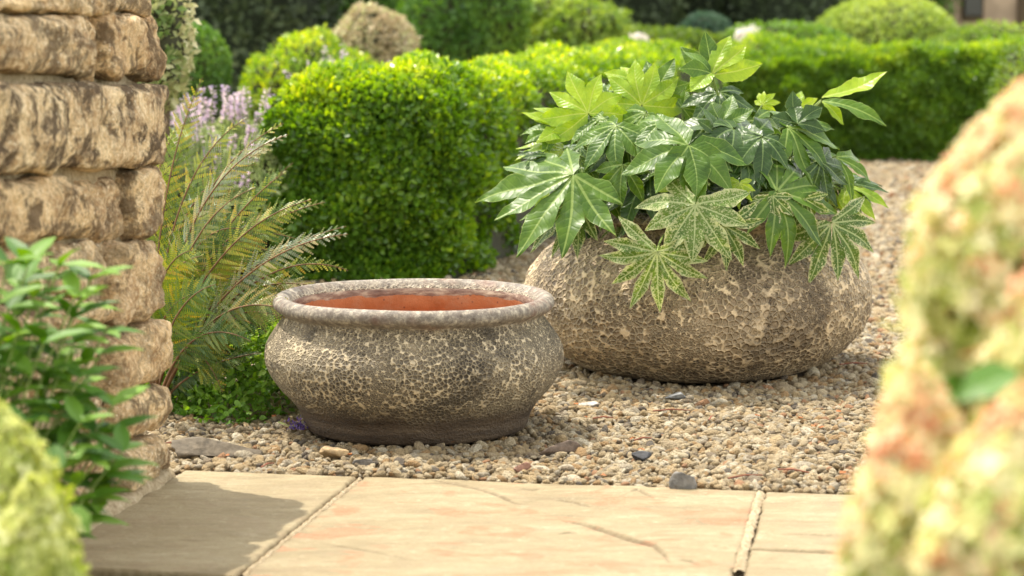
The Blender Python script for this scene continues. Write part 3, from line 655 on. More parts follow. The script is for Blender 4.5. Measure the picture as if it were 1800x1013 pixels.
# J px, T px, Y of J, Y of T, normal, mat, n lobes, spread, W, extras
FL = [
 ((1008,310),(850,388), 5.88, 5.80, (-.15,-.65,.8), 'g', 9, 115, .150, dict(droop=.07, lenpow=.38)),
 ((1222,361),(1190,462), 5.72, 5.66, (-.1,-.95,.45), 'w', 8, 125, .185, dict(droop=.15, lenpow=.05, n_=0)),
 ((1155,443),(1133,548), 5.70, 5.70, (-.1,-1,.3), 'w', 10, 118, .125, dict(droop=.08, lenpow=.12, deep=.6)),
 ((1272,396),(1300,478), 5.74, 5.74, (.0,-1,.3), 'v', 8, 100, .125, dict(droop=.05, lenpow=.15, deep=.6)),
 ((1366,336),(1498,372), 5.82, 5.86, (.1,-.85,.6), 'g', 9, 120, .135, dict(droop=.15, lenpow=.35)),
 ((1462,392),(1512,494), 5.88, 5.86, (.15,-.95,.4), 'v', 8, 100, .135, dict(droop=.08, lenpow=.2, deep=.6)),
 ((1305,262),(1440,240), 5.88, 5.98, (0,-.8,.65), 'd', 7, 95, .17, dict(droop=.15, lenpow=.3)),
 ((1211,255),(1146,330), 5.82, 5.72, (-.1,-.85,.65), 'g', 7, 120, .23, dict(droop=.1, lenpow=.05, deep=.85)),
 ((1211,255),(1240,335), 5.81, 5.73, (.1,-.9,.6), 'g', 3, 45, .27, dict(droop=.1, lenpow=.1, deep=.9, stalk=False)),
 ((1034,200),(1000,122), 6.05, 6.08, (.1,-.95,.35), 'y', 7, 105, .20, dict(droop=.12, lenpow=.0, deep=.9)),
 ((1128,185),(1110,108), 6.12, 6.15, (0,-.95,.3), 'y', 7, 105, .21, dict(droop=.12, lenpow=-.1, deep=.9)),
 ((1112,143),(1063,117), 6.2, 6.2, (.2,-.8,.6), 'y', 3, 45, .24, dict(droop=.2)),
 ((1150,165),(1184,103), 6.18, 6.2, (-.2,-.9,.4), 'g', 5, 80, .24, dict(droop=.15, lenpow=.1)),
 ((1251,129),(1238,54), 6.10, 6.12, (.0,-1,.25), 'g', 3, 40, .23, dict(droop=.05, lenpow=.1, deep=.8)),
 ((1252,132),(1322,72), 6.08, 6.08, (.15,-.85,.55), 'y', 3, 30, .22, dict(droop=.12, deep=.8)),
 ((1250,130),(1210,108), 6.06, 6.0, (-.2,-.9,.5), 'g', 3, 50, .30, dict(droop=.25, stalk=False)),
 ((1252,130),(1218,146), 6.06, 5.98, (-.2,-.7,.8), 'y', 1, 0, .30, dict(droop=.35, stalk=False)),
 ((1444,176),(1572,130), 6.1, 6.15, (-.1,-.6,.85), 'y', 1, 0, .16, dict(droop=-.06)),
 ((1444,178),(1570,190), 6.05, 6.0, (.1,-.7,.7), 'g', 1, 0, .17, dict(droop=.30)),
 ((1444,180),(1494,206), 6.08, 6.05, (.1,-.7,.7), 'y', 1, 0, .22, dict(droop=.3, stalk=False)),
 ((1402,218),(1388,156), 5.95, 5.98, (.1,-1,.1), 'd', 3, 62, .26, dict(droop=.0)),
 ((1402,218),(1444,180), 5.93, 5.95, (.0,-.9,.5), 'd', 3, 50, .30, dict(droop=.1, stalk=False)),
 ((1000,220),(926,193), 6.1, 6.05, (-.1,-.6,.8), 'y', 3, 42, .20, dict(droop=.2)),
 ((975,228),(914,242), 6.1, 6.05, (-.1,-.6,.8), 'g', 3, 40, .2, dict(droop=.15)),
 ((990,262),(903,252), 6.08, 6.02, (-.1,-.5,.9), 'y', 5, 70, .16, dict(droop=.2)),
 ((1083,222),(1020,280), 5.95, 5.88, (-.3,-.6,.8), 'g', 7, 110, .21, dict(droop=.2, lenpow=.25)),
 ((1160,215),(1110,262), 5.92, 5.86, (-.25,-.6,.8), 'g', 5, 95, .22, dict(droop=.22, lenpow=.2)),
 ((1143,300),(1080,392), 5.95, 5.84, (-.4,-.8,.5), 'd', 7, 85, .15, dict(droop=.15)),
 ((1150,320),(1180,300), 5.80, 5.76, (0,-.8,.6), 'y', 3, 50, .25, dict(droop=.2)),
 ((1470,275),(1548,312), 6.0, 6.02, (.1,-.7,.7), 'g', 3, 38, .15, dict(droop=.2)),
 ((1385,224),(1492,238), 5.94, 5.96, (.1,-.65,.8), 'g', 7, 100, .18, dict(droop=.2, lenpow=.3)),
 ((1262,238),(1230,205), 5.9, 5.86, (0,-.85,.6), 'd', 5, 100, .24, dict(droop=.2, lenpow=.1)),
 ((1290,225),(1190,200), 5.92, 5.88, (-.1,-.5,.9), 'd', 5, 80, .2, dict(droop=.25, lenpow=.3)),
 ((1268,218),(1332,190), 5.98, 5.98, (.1,-.8,.6), 'g', 5, 90, .25, dict(droop=.1, lenpow=.1)),
 ((1340,240),(1290,290), 5.9, 5.8, (.1,-.6,.8), 'd', 7, 110, .2, dict(droop=.2)),
 ((1015,354),(925,430), 5.92, 5.90, (-.3,-.8,.5), 'v', 9, 100, .13, dict(droop=.15, deep=.6)),
 ((1358,345),(1366,410), 5.80, 5.78, (0,-1,.3), 'v', 5, 85, .16, dict(droop=.05, deep=.6)),
 ((1415,350),(1436,416), 5.84, 5.84, (0,-1,.3), 'v', 5, 80, .15, dict(droop=.05, deep=.6)),
 ((1440,285),(1505,330), 5.92, 5.94, (.1,-.8,.6), 'd', 7, 105, .19, dict(droop=.2)),
 ((1300,322),(1296,366), 5.80, 5.78, (0,-.9,.5), 'y', 7, 110, .15, dict(droop=.1)),
 ((1098,250),(1050,330), 6.0, 5.92, (-.2,-.8,.6), 'd', 7, 110, .17, dict(droop=.15)),
 ((1060,330),(1010,400), 5.98, 5.92, (-.2,-.85,.5), 'g', 7, 90, .16, dict(droop=.15)),
 ((1200,190),(1240,160), 6.15, 6.15, (0,-.9,.4), 'g', 5, 90, .2, dict(droop=.1)),
 ((1340,185),(1362,160), 6.15, 6.15, (0,-.8,.6), 'y', 7, 100, .22, dict(droop=.15)),
 ((1400,190),(1440,170), 6.2, 6.2, (0,-.9,.4), 'y', 5, 95, .22, dict(droop=.15)),
 ((1070,170),(1040,140), 6.25, 6.3, (0,-.9,.4), 'g', 5, 95, .22, dict(droop=.15)),
 ((1095,290),(1085,370), 5.88, 5.84, (-.2,-.9,.4), 'g', 5, 80, .17, dict(droop=.12)),
 ((1320,290),(1270,330), 5.86, 5.80, (-.1,-.8,.6), 'd', 7, 110, .18, dict(droop=.12)),
]
for i, (j, tp, yj, yt, nn, mt, nl, spd, wd_, ex) in enumerate(FL):
    ex.pop('n_', None)
    fatsia_leaf(aty(*j, yj-.09), aty(*tp, yt-.09), Vector(nn), mt, nl, spd, wd_, seed=i, **ex)
r2 = random.Random(5)
for i in range(26):
    px = r2.uniform(930, 1500); c_ = (px-1215)/300; py = r2.uniform(150+170*c_*c_, 380)
    d_ = Vector((c_*1.0+r2.uniform(-.5, .5), -.35, r2.uniform(-.8, .15))).normalized()
    J = aty(px, py, r2.uniform(5.92, 6.08)); T = J + d_*r2.uniform(.10, .15)
    fatsia_leaf(J, T, Vector((c_*.3, -.6, .75)), r2.choice('ggdydgv'), r2.choice((5, 7, 7, 9)), r2.uniform(80, 115), r2.uniform(.15, .21), seed=400+i, droop=r2.uniform(.15, .35))
for i in range(52):      # inner and back leaves
    a = r2.uniform(0, 2*PI); el = r2.uniform(.1, 1.2); rad = r2.uniform(.14, .30)
    J = CENTER + Vector((math.cos(a)*math.cos(el)*rad*1.35, math.sin(a)*math.cos(el)*rad*1.1, .03+math.sin(el)*rad*1.0))
    out = (J-CENTER); out.z *= .2; out.normalize()
    T = J + (out + Vector((r2.uniform(-.4, .4), r2.uniform(-.4, .4), r2.uniform(-.55, .1)))).normalized()*r2.uniform(.10, .16)
    if J.y > P2.y + .05: J.z = min(J.z, .62)
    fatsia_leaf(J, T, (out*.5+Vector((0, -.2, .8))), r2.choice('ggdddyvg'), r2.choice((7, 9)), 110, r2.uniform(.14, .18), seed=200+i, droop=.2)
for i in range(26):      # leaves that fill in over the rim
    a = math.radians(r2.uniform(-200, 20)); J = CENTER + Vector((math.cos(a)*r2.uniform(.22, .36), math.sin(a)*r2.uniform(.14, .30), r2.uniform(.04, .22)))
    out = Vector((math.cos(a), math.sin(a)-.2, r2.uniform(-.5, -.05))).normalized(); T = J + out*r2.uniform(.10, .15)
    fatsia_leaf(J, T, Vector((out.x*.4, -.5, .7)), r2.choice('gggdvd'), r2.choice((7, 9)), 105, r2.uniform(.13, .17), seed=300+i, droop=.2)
for i in range(7):
    b = CENTER + Vector((r2.uniform(-.12, .12), r2.uniform(-.1, .1), -.02)); tp = b + Vector((r2.uniform(-.09, .09), r2.uniform(-.06, .06), r2.uniform(.15, .32)))
    if i == 0: tp = aty(1252, 140, 6.1); b = CENTER+Vector((0, 0, 0))
    tube('stem', bez(b, (b+tp)/2+Vector((.02, 0, 0)), tp, 8), [.011-.004*q/7 for q in range(8)], M_STALK if i == 0 else M_WOOD, fat)

# ------------------------------------------------------------------ fern
M_FERN = {
 'y': leaf_mat('fern_gold', [(0, (.045, .090, .010)), (.45, (.14, .20, .018)), (.85, (.31, .32, .03)), (1, (.40, .30, .045))], .45, .38),
 'g': leaf_mat('fern_green', [(0, (.035, .085, .02)), (.5, (.07, .14, .03)), (1, (.16, .20, .035))], .45, .35),
 'o': leaf_mat('fern_olive', [(0, (.045, .08, .012)), (.5, (.13, .16, .022)), (1, (.28, .21, .04))], .42, .35),
 's': leaf_mat('fern_silver', [(0, (.07, .10, .045)), (.5, (.17, .20, .11)), (1, (.30, .25, .09))], .34, .30)}
FB = gnd(272, 716); fern = empty('fern', (FB.x, FB.y, 0), 'golden green fern with russet stems growing out past the wall end', 'fern')
def frond(B, Mid, T, mat, wid=.11, nrm=Vector((-.2, -.6, .8)), npin=29, seed=0, start=.25, droop=.35):
    r_ = random.Random(seed)
    pts = bez(B, Mid, T, 40)
    L = sum((pts[i+1]-pts[i]).length for i in range(39))
    V = []; F = []; tint = []
    def at(f):
        q = f*39; k_ = min(int(q), 38); return pts[k_].lerp(pts[k_+1], q-k_), (pts[k_+1]-pts[k_]).normalized()
    for i in range(npin):
        f = start + (1-start)*i/(npin-.3); P, d = at(f)
        g_ = (f-start)/(1-start); pl = wid*(min(1, g_*4+.55))*(1-g_**1.7)**.9*r_.uniform(.7, 1.15)+.004
        N = (nrm - d*nrm.dot(d)).normalized(); X = d.cross(N)
        for sgn in (-1, 1):
            pd = (X*sgn + d*(.55+.5*g_) + N*r_.uniform(-.65, .45)).normalized()
            tn = r_.uniform(.0, .9)
            npn = max(4, int(pl/.0050)); pcur = P.copy(); pdir = pd.copy(); step = pl/npn
            for k_ in range(npn):
                h_ = k_/npn; pdir = (pdir + Vector((0, 0, -1))*droop*step/wid*.9 + d*.02).normalized()
                nxt = pcur + pdir*step
                pw = min(.0056, .10*pl+.0015)*(1-h_**1.6)+.0010
                PN = (N - pdir*N.dot(pdir)).normalized(); PX = pdir.cross(PN)
                for s2 in (-1, 1):
                    b = len(V); o_ = PX*s2*pw + pdir*pw*.35 + PN*r_.uniform(-.15, .1)*pw
                    V += [tuple(pcur - pdir*step*.05), tuple(pcur + o_*.55 - pdir*step*.18), tuple(pcur+o_), tuple(pcur + o_*.6 + pdir*step*.5), tuple(pcur+pdir*step*.62)]
                    F += [(b, b+1, b+2), (b, b+2, b+3), (b, b+3, b+4)]; tint += [min(1, max(0, tn+r_.uniform(-.15, .15)+.25*h_))]*5
                pcur = nxt
    fr = mesh_np('frond', V, F, M_FERN[mat], fern, attrs={'tint': tint}, smooth=False)
    rc = tube('stem', pts, [.0030*(1-i/39)**.8+.0006 for i in range(40)], M_RACHIS, fr, 6)
    rc.matrix_parent_inverse = fr.matrix_world.inverted()
    return fr
def fp(px, py, Y): return aty(px, py, Y)
FRS = [ # base px, mid px, tip px, depths, mat, width
 ((268,700),(262,330),(356,137),(5.45,5.45,5.5),'y',.10,(-.1,-.9,.4)),
 ((268,690),(278,290),(436,207),(5.45,5.45,5.5),'y',.075,(-.35,-.8,.45)),
 ((270,700),(300,300),(507,237),(5.42,5.35,5.35),'s',.085,(-.3,-.7,.6)),
 ((272,690),(320,320),(470,262),(5.5,5.55,5.6),'o',.09,(-.3,-.7,.6)),
 ((274,700),(350,400),(548,351),(5.40,5.30,5.25),'y',.095,(-.2,-.8,.55)),
 ((274,700),(330,420),(505,300),(5.45,5.4,5.4),'y',.09,(-.2,-.8,.55)),
 ((278,705),(400,430),(612,412),(5.40,5.25,5.20),'s',.08,(-.2,-.75,.6)),
 ((278,705),(440,410),(612,476),(5.42,5.32,5.30),'y',.06,(-.1,-.8,.6)),
 ((280,715),(370,470),(535,560),(5.38,5.2,5.12),'o',.10,(-.15,-.85,.5)),
 ((282,700),(360,500),(470,585),(5.42,5.3,5.25),'g',.11,(-.1,-.9,.4)),
 ((280,700),(330,540),(440,600),(5.35,5.2,5.15),'g',.10,(-.1,-.9,.4)),
 ((276,700),(310,470),(430,420),(5.5,5.5,5.5),'g',.12,(-.2,-.85,.4)),
 ((276,700),(280,430),(360,330),(5.55,5.6,5.6),'g',.11,(-.2,-.9,.4)),
 ((270,700),(240,430),(320,262),(5.5,5.5,5.5),'y',.08,(-.2,-.9,.4)),
 ((280,705),(380,460),(560,505),(5.5,5.45,5.4),'o',.09,(-.15,-.8,.6)),
 ((268,700),(255,450),(340,440),(5.35,5.2,5.1),'y',.11,(-.1,-.95,.3)),
 ((272,700),(290,520),(380,500),(5.3,5.1,5.0),'g',.11,(-.1,-.95,.3)),
 ((282,720),(320,640),(460,620),(5.4,5.35,5.3),'g',.07,(-.1,-.7,.7)),
 ((276,700),(345,360),(520,420),(5.6,5.6,5.6),'g',.10,(-.2,-.8,.5)),
 ((274,700),(300,380),(450,330),(5.38,5.25,5.2),'o',.09,(-.3,-.8,.5)),
]
for i, (b, m_, t_, ys, mt, w_, nn) in enumerate(FRS):
    frond(fp(*b, ys[0]), fp(*m_, ys[1]), fp(*t_, ys[2]), mt, w_, Vector(nn), seed=i, start=.22 if i != 4 else .3)
for i in range(24):
    b, m_, t_, ys, mt, w_, nn = FRS[(i*7+4) % len(FRS)]
    q = lambda p, a: (p[0]+rnd.uniform(-a, a*.3), p[1]+rnd.uniform(-a*.3, a))
    frond(fp(*b, ys[0]), fp(*q(m_, 40), ys[1]+.1), fp(*q(t_, 95), ys[2]+.12), rnd.choice('goyg'), w_, Vector(nn)+Vector((rnd.uniform(-.3, .3), 0, rnd.uniform(-.3, .2))), seed=50+i)

# ------------------------------------------------------------------ generic foliage
M_MINT = leaf_mat('mint_leaf', [(0, (.08, .18, .022)), (.5, (.20, .37, .045)), (1, (.38, .54, .11))], .5, .4)
M_SHRUBL = leaf_mat('broad_green_leaf', [(0, (.045, .13, .012)), (.5, (.10, .23, .020)), (1, (.20, .35, .04))], .55, .3, objrand=True)
M_BOX = leaf_mat('box_leaf', [(0, (.05, .115, .014)), (.35, (.10, .21, .022)), (.6, (.20, .34, .025)), (.85, (.36, .49, .03)), (1, (.50, .56, .05))], .30, .42)
M_BOXF = leaf_mat('box_leaf_far', [(0, (.07, .15, .018)), (.4, (.13, .25, .026)), (.7, (.24, .37, .03)), (1, (.44, .54, .05))], .40, .4)
M_YEW = leaf_mat('yew_leaf', [(0, (.04, .06, .026)), (.6, (.085, .12, .05)), (1, (.16, .20, .085))], .6, .15)
M_LIME = leaf_mat('lime_leaf', [(0, (.07, .14, .02)), (.5, (.15, .24, .03)), (1, (.28, .36, .06))], .45, .35)
M_MIDG = leaf_mat('mid_green_leaf', [(0, (.045, .12, .02)), (.5, (.10, .22, .03)), (1, (.20, .33, .045))], .5, .3)
M_PALEG = leaf_mat('pale_green_leaf', [(0, (.12, .22, .03)), (.5, (.27, .38, .065)), (1, (.44, .52, .13))], .5, .35)
M_BLUEG = leaf_mat('blue_green_leaf', [(0, (.03, .075, .045)), (1, (.09, .16, .09))], .6, .2)
M_BEIGE = leaf_mat('faded_bloom', [(0, (.34, .25, .13)), (.4, (.60, .50, .32)), (.7, (.52, .56, .25)), (1, (.78, .66, .54))], .7, .2, tval=1.0)
M_CREAM = leaf_mat('cream_bloom', [(0, (.14, .22, .06)), (.4, (.45, .45, .22)), (1, (.75, .70, .48))], .6, .3)
M_NEPL = leaf_mat('catmint_leaf', [(0, (.16, .24, .08)), (.5, (.32, .40, .16)), (1, (.48, .54, .27))], .6, .3)
M_NEPF = leaf_mat('catmint_flower', [(0, (.36, .28, .48)), (.5, (.62, .47, .56)), (1, (.80, .66, .66))], .6, .35, tval=1.2)
M_PURP = leaf_mat('violet_flower', [(0, (.07, .04, .16)), (1, (.20, .13, .36))], .6, .3)
M_PETAL = leaf_mat('hydrangea_petal', [(0, (.30, .38, .07)), (.35, (.66, .66, .25)), (.62, (.84, .80, .48)), (.84, (.82, .66, .40)), (1, (.76, .40, .23))], .6, .35, tval=1.15)
M_PETALG = leaf_mat('lime_petal', [(0, (.30, .38, .06)), (.5, (.60, .64, .20)), (1, (.82, .82, .45))], .6, .45, tval=1.15)

def ellip_pts(n, rad, seed, lump=.12, f=2.2, zmin=-1):
    r_ = np.random.default_rng(seed); u = norm(r_.normal(size=(n, 3)))
    if zmin > -1: u[:, 2] = np.where(u[:, 2] < zmin, -u[:, 2], u[:, 2])
    l = 1 + lump*snoise(u, f, seed) + lump*.5*snoise(u, f*3, seed+1)
    depth = 1 - np.abs(r_.normal(0, .07, n))
    return u*l[:, None]*depth[:, None]*np.array(rad), u, r_
def shrub(name, c, rad, n, ls, mat, label, cat='shrub', seed=1, lump=.10, group=None, core=M_CORE, trunk=True, tmpl=LEAF4, bias=0.0):
    c = Vector(c); e = empty(name, (c.x, c.y, -.16), label, cat, group)
    P, u, r_ = ellip_pts(n, rad, seed, lump)
    nr = norm(u/np.array(rad)); D = norm(nr*.5 + r_.normal(size=(n, 3))*.75 + np.array([0, 0, .25])); N = norm(nr + r_.normal(size=(n, 3))*.6)
    tint = np.clip(.42 + .22*snoise(P, 3/max(rad), seed+4) + r_.normal(0, .16, n) + .12*nr[:, 2] + bias, 0, 1)
    leaves('foliage', P+np.array(c), D, N, r_.uniform(.6, 1.3, n)*ls, mat, e, tint, tmpl)
    bm = bmesh.new(); bmesh.ops.create_icosphere(bm, subdivisions=4, radius=1)
    for v in bm.verts:
        p = np.array([v.co]); l = 1 + lump*snoise(p, 2.2, seed)[0] + lump*.5*snoise(p, 6.6, seed+1)[0]
        v.co = Vector((v.co.x*rad[0], v.co.y*rad[1], v.co.z*rad[2]))*l*.86 + c
        v.co.z = max(v.co.z, -.165)
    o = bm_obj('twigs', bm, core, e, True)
    if trunk: tube('trunk', [(c.x, c.y, -.2), (c.x+.02, c.y, c.z-rad[2]*.3), (c.x, c.y, c.z+rad[2]*.3)], [.05+rad[0]*.03]*2+[.02], M_WOOD, e)
    return e

# near mound of mint between fern and pot
mc = gnd(403, 745); mint = empty('mint_plant', (mc.x, mc.y+.2, 0), 'low bushy green mint filling the gap between wall and empty pot', 'plant')
P, u, r_ = ellip_pts(7500, (.27, .30, .25), 31, .14, 2.5, -.1)
P = P*np.array([1, 1, 1]) + np.array([mc.x, mc.y+.30, .0]); P[:, 2] = np.maximum(P[:, 2], .004); sc_ = r_.uniform(.35, 1.0, len(P))**.4
P = np.array([mc.x, mc.y+.30, .0]) + (P-np.array([mc.x, mc.y+.30, .0]))*sc_[:, None]
keepm = (P[:, 0]-P1.x)**2+(P[:, 1]-P1.y)**2 > .36**2; P = P[keepm]; u = u[keepm]; n = len(P)
leaves('foliage', P, norm(u*.6+r_.normal(size=(n, 3))*.6+np.array([0, -.1, .2])), norm(u*.4+r_.normal(size=(n, 3))*.5+np.array([0, -.2, .9])), r_.uniform(.011, .027, n), M_MINT, mint, np.clip(r_.normal(.45, .2, n)+.3*(P[:, 2]-.08)/.1, 0, 1), LEAF6, wid=1.25)
for i in range(46):
    a = r2.uniform(0, 2*PI); b = Vector((mc.x+r2.uniform(-.07, .07), mc.y+.28+r2.uniform(-.08, .08), 0)); tp = Vector((mc.x+math.cos(a)*r2.uniform(.12, .24), mc.y+.28+math.sin(a)*r2.uniform(.15, .27), r2.uniform(.04, .19)))
    if (tp.x-P1.x)**2+(tp.y-P1.y)**2 < .35**2: continue
    tube('stem', bez(b, (b+tp)/2+Vector((0, 0, .06)), tp, 6), [.0016]*6, M_STALK, mint, 4)

# box hedges : path of a rounded prism
def hedge(name, corners, H, n, ls, mat, label, dens=None, seed=3, top_tint=.5):
    # corners: footprint quad, anticlockwise
    cs = [Vector((*c, 0)) for c in corners]; cen = sum(cs, Vector())/4
    e = empty(name, cen, label, 'hedge'); r_ = np.random.default_rng(seed)
    faces = []
    for i in range(4):
        a, b = cs[i], cs[(i+1) % 4]; nn = Vector(((b-a).y, -(b-a).x, 0)).normalized(); faces.append((a, b-a, Vector((0, 0, H)), nn, (b-a).length*H))
    faces.append((cs[0], cs[1]-cs[0], cs[3]-cs[0], Vector((0, 0, 1)), (cs[1]-cs[0]).length*(cs[3]-cs[0]).length))
    Ps = []; Ns = []
    for k_, (o_, a, b, nn, ar) in enumerate(faces):
        m = int(n*dens[k_]) if dens else int(n*ar)
        if m == 0: continue
        s_, t_ = r_.random(m), r_.random(m)
        if dens and k_ in (1, 3): s_ = s_**1.0
        if k_ == 1: s_ = s_**1.7
        if k_ == 4: t_ = t_**1.6
        P = np.array(o_) + s_[:, None]*np.array(a) + t_[:, None]*np.array(b)
        if k_ == 4: P[:, 2] = H; P = np.array(cs[0])*(1-s_)[:, None]*(1-t_)[:, None] + np.array(cs[1])*s_[:, None]*(1-t_)[:, None] + np.array(cs[2])*s_[:, None]*t_[:, None] + np.array(cs[3])*(1-s_)[:, None]*t_[:, None]; P[:, 2] = H
        Ps.append(P); Ns.append(np.repeat(np.array(nn)[None], m, 0))
    P = np.concatenate(Ps); N = np.concatenate(Ns)
    # round the edges: pull towards inset box
    R_ = .17
    def inset(P):
        Q = P.copy(); Q[:, 2] = np.minimum(Q[:, 2], H-R_)
        for i in range(4):
            a, b = np.array(cs[i])[:2], np.array(cs[(i+1) % 4])[:2]; nn = np.array(faces[i][3])[:2]
            d = (Q[:, :2]-a)@nn + R_; d = np.maximum(d, 0); Q[:, :2] -= d[:, None]*nn
        return Q
    Q = inset(P); d = P-Q; dn = norm(d); l = R_*(1 + 0.30*snoise(P, 5, seed) + .22*snoise(P, 16, seed+1)) - np.abs(r_.normal(0, .035, len(P)))
    P2_ = Q + dn*l[:, None]; P2_[:, 2] = np.maximum(P2_[:, 2], .005)
    D = norm(dn*.55 + r_.normal(size=P.shape)*.65 + np.array([0, 0, .35])); NN = norm(dn + r_.normal(size=P.shape)*.65)
    top = np.clip((P2_[:, 2]-H*.72)/(H*.3), 0, 1)
    tint = np.clip(.30 + .12*snoise(P2_, 5, seed+3) + .10*snoise(P2_, 20, seed+5) + r_.normal(0, .14, len(P)) + top_tint*top*.85*(.7+.3*snoise(P2_, 11, seed+8)), 0, 1)  # tint shifts to yellow green towards the hedge top
    leaves('foliage', P2_, D, NN, r_.uniform(.65, 1.3, len(P))*ls, mat, e, tint, BOX)
    ic = [c + (cen-c).normalized()*.16 for c in cs]
    o = box_pts('twigs', -.165, ic, H-.09, M_CORE, e)  # solid dark filler standing in for the shaded inside of the hedge
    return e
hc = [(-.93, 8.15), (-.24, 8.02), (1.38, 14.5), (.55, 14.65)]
hedge('box_hedge', hc, .73, 1, .0285, M_BOX, 'clipped box hedge with bright yellow green top right behind the empty pot', dens=[15000, 27000, 0, 6000, 25000], seed=3, top_tint=.62)
hc2 = [(1.30, 14.75), (3.42, 14.45), (3.5, 15.6), (1.4, 15.7)]
hedge('box_hedge', hc2, .73, 1, .03, M_BOXF, 'far low box hedge closing the gravel path behind the fatsia', dens=[30000, 3000, 0, 3000, 12000], seed=8, top_tint=.5)

# left catmint with lilac spikes beyond the fern
def catmint(c, rad, n, label, spikes, seed, h=.16, sl=.03):
    e = empty('catmint', (c[0], c[1], -.16), label, 'plant'); P, u, r_ = ellip_pts(n, rad, seed, .15, 2.5, -.2)
    P += np.array(c); leaves('foliage', P, norm(u*.5+r_.normal(size=(n, 3))*.6+np.array([0, 0, .5])), norm(u+r_.normal(size=(n, 3))*.6), r_.uniform(.6, 1.2, n)*sl, M_NEPL, e, np.clip(r_.normal(.5, .25, n), 0, 1), LEAF4)
    bm = bmesh.new(); bmesh.ops.create_icosphere(bm, subdivisions=3, radius=1)
    for v in bm.verts: v.co = Vector((v.co.x*rad[0]*.8+c[0], v.co.y*rad[1]*.8+c[1], max(-.165, v.co.z*rad[2]*.8+c[2])))
    bm_obj('twigs', bm, M_CORE, e, True)
    rr = random.Random(seed)
    for s_ in range(spikes):
        a = rr.uniform(0, 2*PI); q = rr.uniform(0, .95)**.5; ux, uy = math.cos(a)*q, math.sin(a)*q
        b = Vector((c[0]+ux*rad[0], c[1]+uy*rad[1], c[2]+rad[2]*math.sqrt(max(0, 1-q*q))*.9)); d = Vector((ux*.35+rr.uniform(-.2, .2), uy*.3, 1)).normalized(); hh = h*rr.uniform(.6, 1.2)
        tube('stem', [b-d*.05, b+d*hh*.5, b+d*hh], [.003, .0025, .001], M_STALK, e, 4)
        m = 46; tt = np.array([rr.random() for _ in range(m)]); ang = np.array([rr.uniform(0, 6.28) for _ in range(m)])
        rd = np.stack([np.cos(ang), np.sin(ang), np.full(m, .3)], 1)
        P = np.array(b)[None] + np.array(d)[None]*(hh*(.25+.75*tt))[:, None] + rd*.006*(1.4-tt)[:, None]
        leaves('flower_spike', P, rd, norm(rd[:, [1, 2, 0]]), np.full(m, .017), M_NEPF, e, np.array([rr.random() for _ in range(m)]), LEAF4)
    return e
c1 = aty(395, 265, 8.5); catmint((c1.x+.03, 8.5, .24), (.42, .5, .33), 8000, 'hazy lilac catmint mound between the wall and the near box hedge', 120, 41, .13)
c1 = aty(600, 150, 10.6); catmint((c1.x, 10.6, .42), (.22, .3, .26), 2500, 'smaller lilac catmint rising just above the near box hedge', 14, 43, sl=.035)
# violet flowers by the pot foot
vf = gnd(524, 764); e = empty('violet_flower', (vf.x, vf.y, 0), 'small dark violet flower head at the foot of the empty pot', 'flower')
P = np.array([(vf.x+rnd.gauss(0, .012), vf.y+rnd.gauss(0, .01), .012+abs(rnd.gauss(0, .012))) for _ in range(70)])
leaves('petals', P, norm(rng.normal(size=(70, 3))+np.array([0, -.3, .6])), norm(rng.normal(size=(70, 3))), np.full(70, .010), M_PURP, e, rng.random(70))
tube('stem', [(vf.x-.05, vf.y+.05, .02), (vf.x-.02, vf.y+.02, .015), (vf.x, vf.y, .02)], [.0015]*3, M_STALK, e, 4)

# background shrubs
def at2(px, py, Y): p = aty(px, py, Y); return (p.x, p.y, p.z)
shrub('variegated_shrub', at2(262, 70, 8.0), (.13, .2, .24), 2600, .035, M_CREAM, 'cream speckled shrub peeping out behind the wall edge', seed=51, lump=.2)
shrub('clipped_ball', at2(335, 125, 12.5), (.22, .22, .26), 6000, .028, M_MIDG, 'clipped mid green ball behind the catmint', seed=52, lump=.03)
shrub('golden_shrub', at2(540, 165, 13.0), (.38, .35, .34), 9000, .032, M_BOX, 'loose golden green shrub beneath the dark bush', seed=53, lump=.16, bias=.18)
shrub('hydrangea_bush', at2(663, 85, 13.5), (.24, .24, .24), 5000, .035, M_BEIGE, 'beige faded hydrangea bush above the near hedge', seed=54, lump=.14)
shrub('round_shrub', at2(815, 40, 16.5), (.42, .4, .42), 9000, .045, M_MIDG, 'rounded bright green shrub behind the near hedge', seed=55, lump=.12, bias=.12)
shrub('loose_shrub', at2(985, 65, 17), (.42, .35, .30), 6000, .05, M_PALEG, 'loose pale green shrub right of the rounded one', seed=56, lump=.2)
shrub('blue_green_shrub', at2(1240, 75, 18), (.24, .24, .22), 5000, .035, M_BLUEG, 'small blue green shrub behind the top of the fatsia', seed=57, lump=.05)
shrub('domed_shrub', at2(1556, 85, 18), (.60, .5, .42), 16000, .036, M_PALEG, 'big pale domed shrub above the far hedge', seed=58, lump=.04)
shrub('low_shrub', at2(1120, 95, 17.4), (.75, .3, .20), 9000, .04, M_LIME, 'low lime shrub along the back of the far hedge', seed=59, lump=.15)
shrub('low_shrub', at2(1740, 90, 17.4), (.5, .3, .2), 6000, .035, M_PALEG, 'low pale shrub at the foot of the house', seed=60, lump=.15)
shrub('side_shrub', at2(1800, 165, 12.2), (.16, .4, .24), 4000, .03, M_LIME, 'lime shrub at the right end of the far hedge', seed=61, lump=.12)
shrub('low_shrub', at2(1385, 85, 17.4), (.5, .3, .17), 5000, .04, M_MIDG, 'low mid green shrub between the fatsia top and the domed shrub', seed=77, lump=.15)
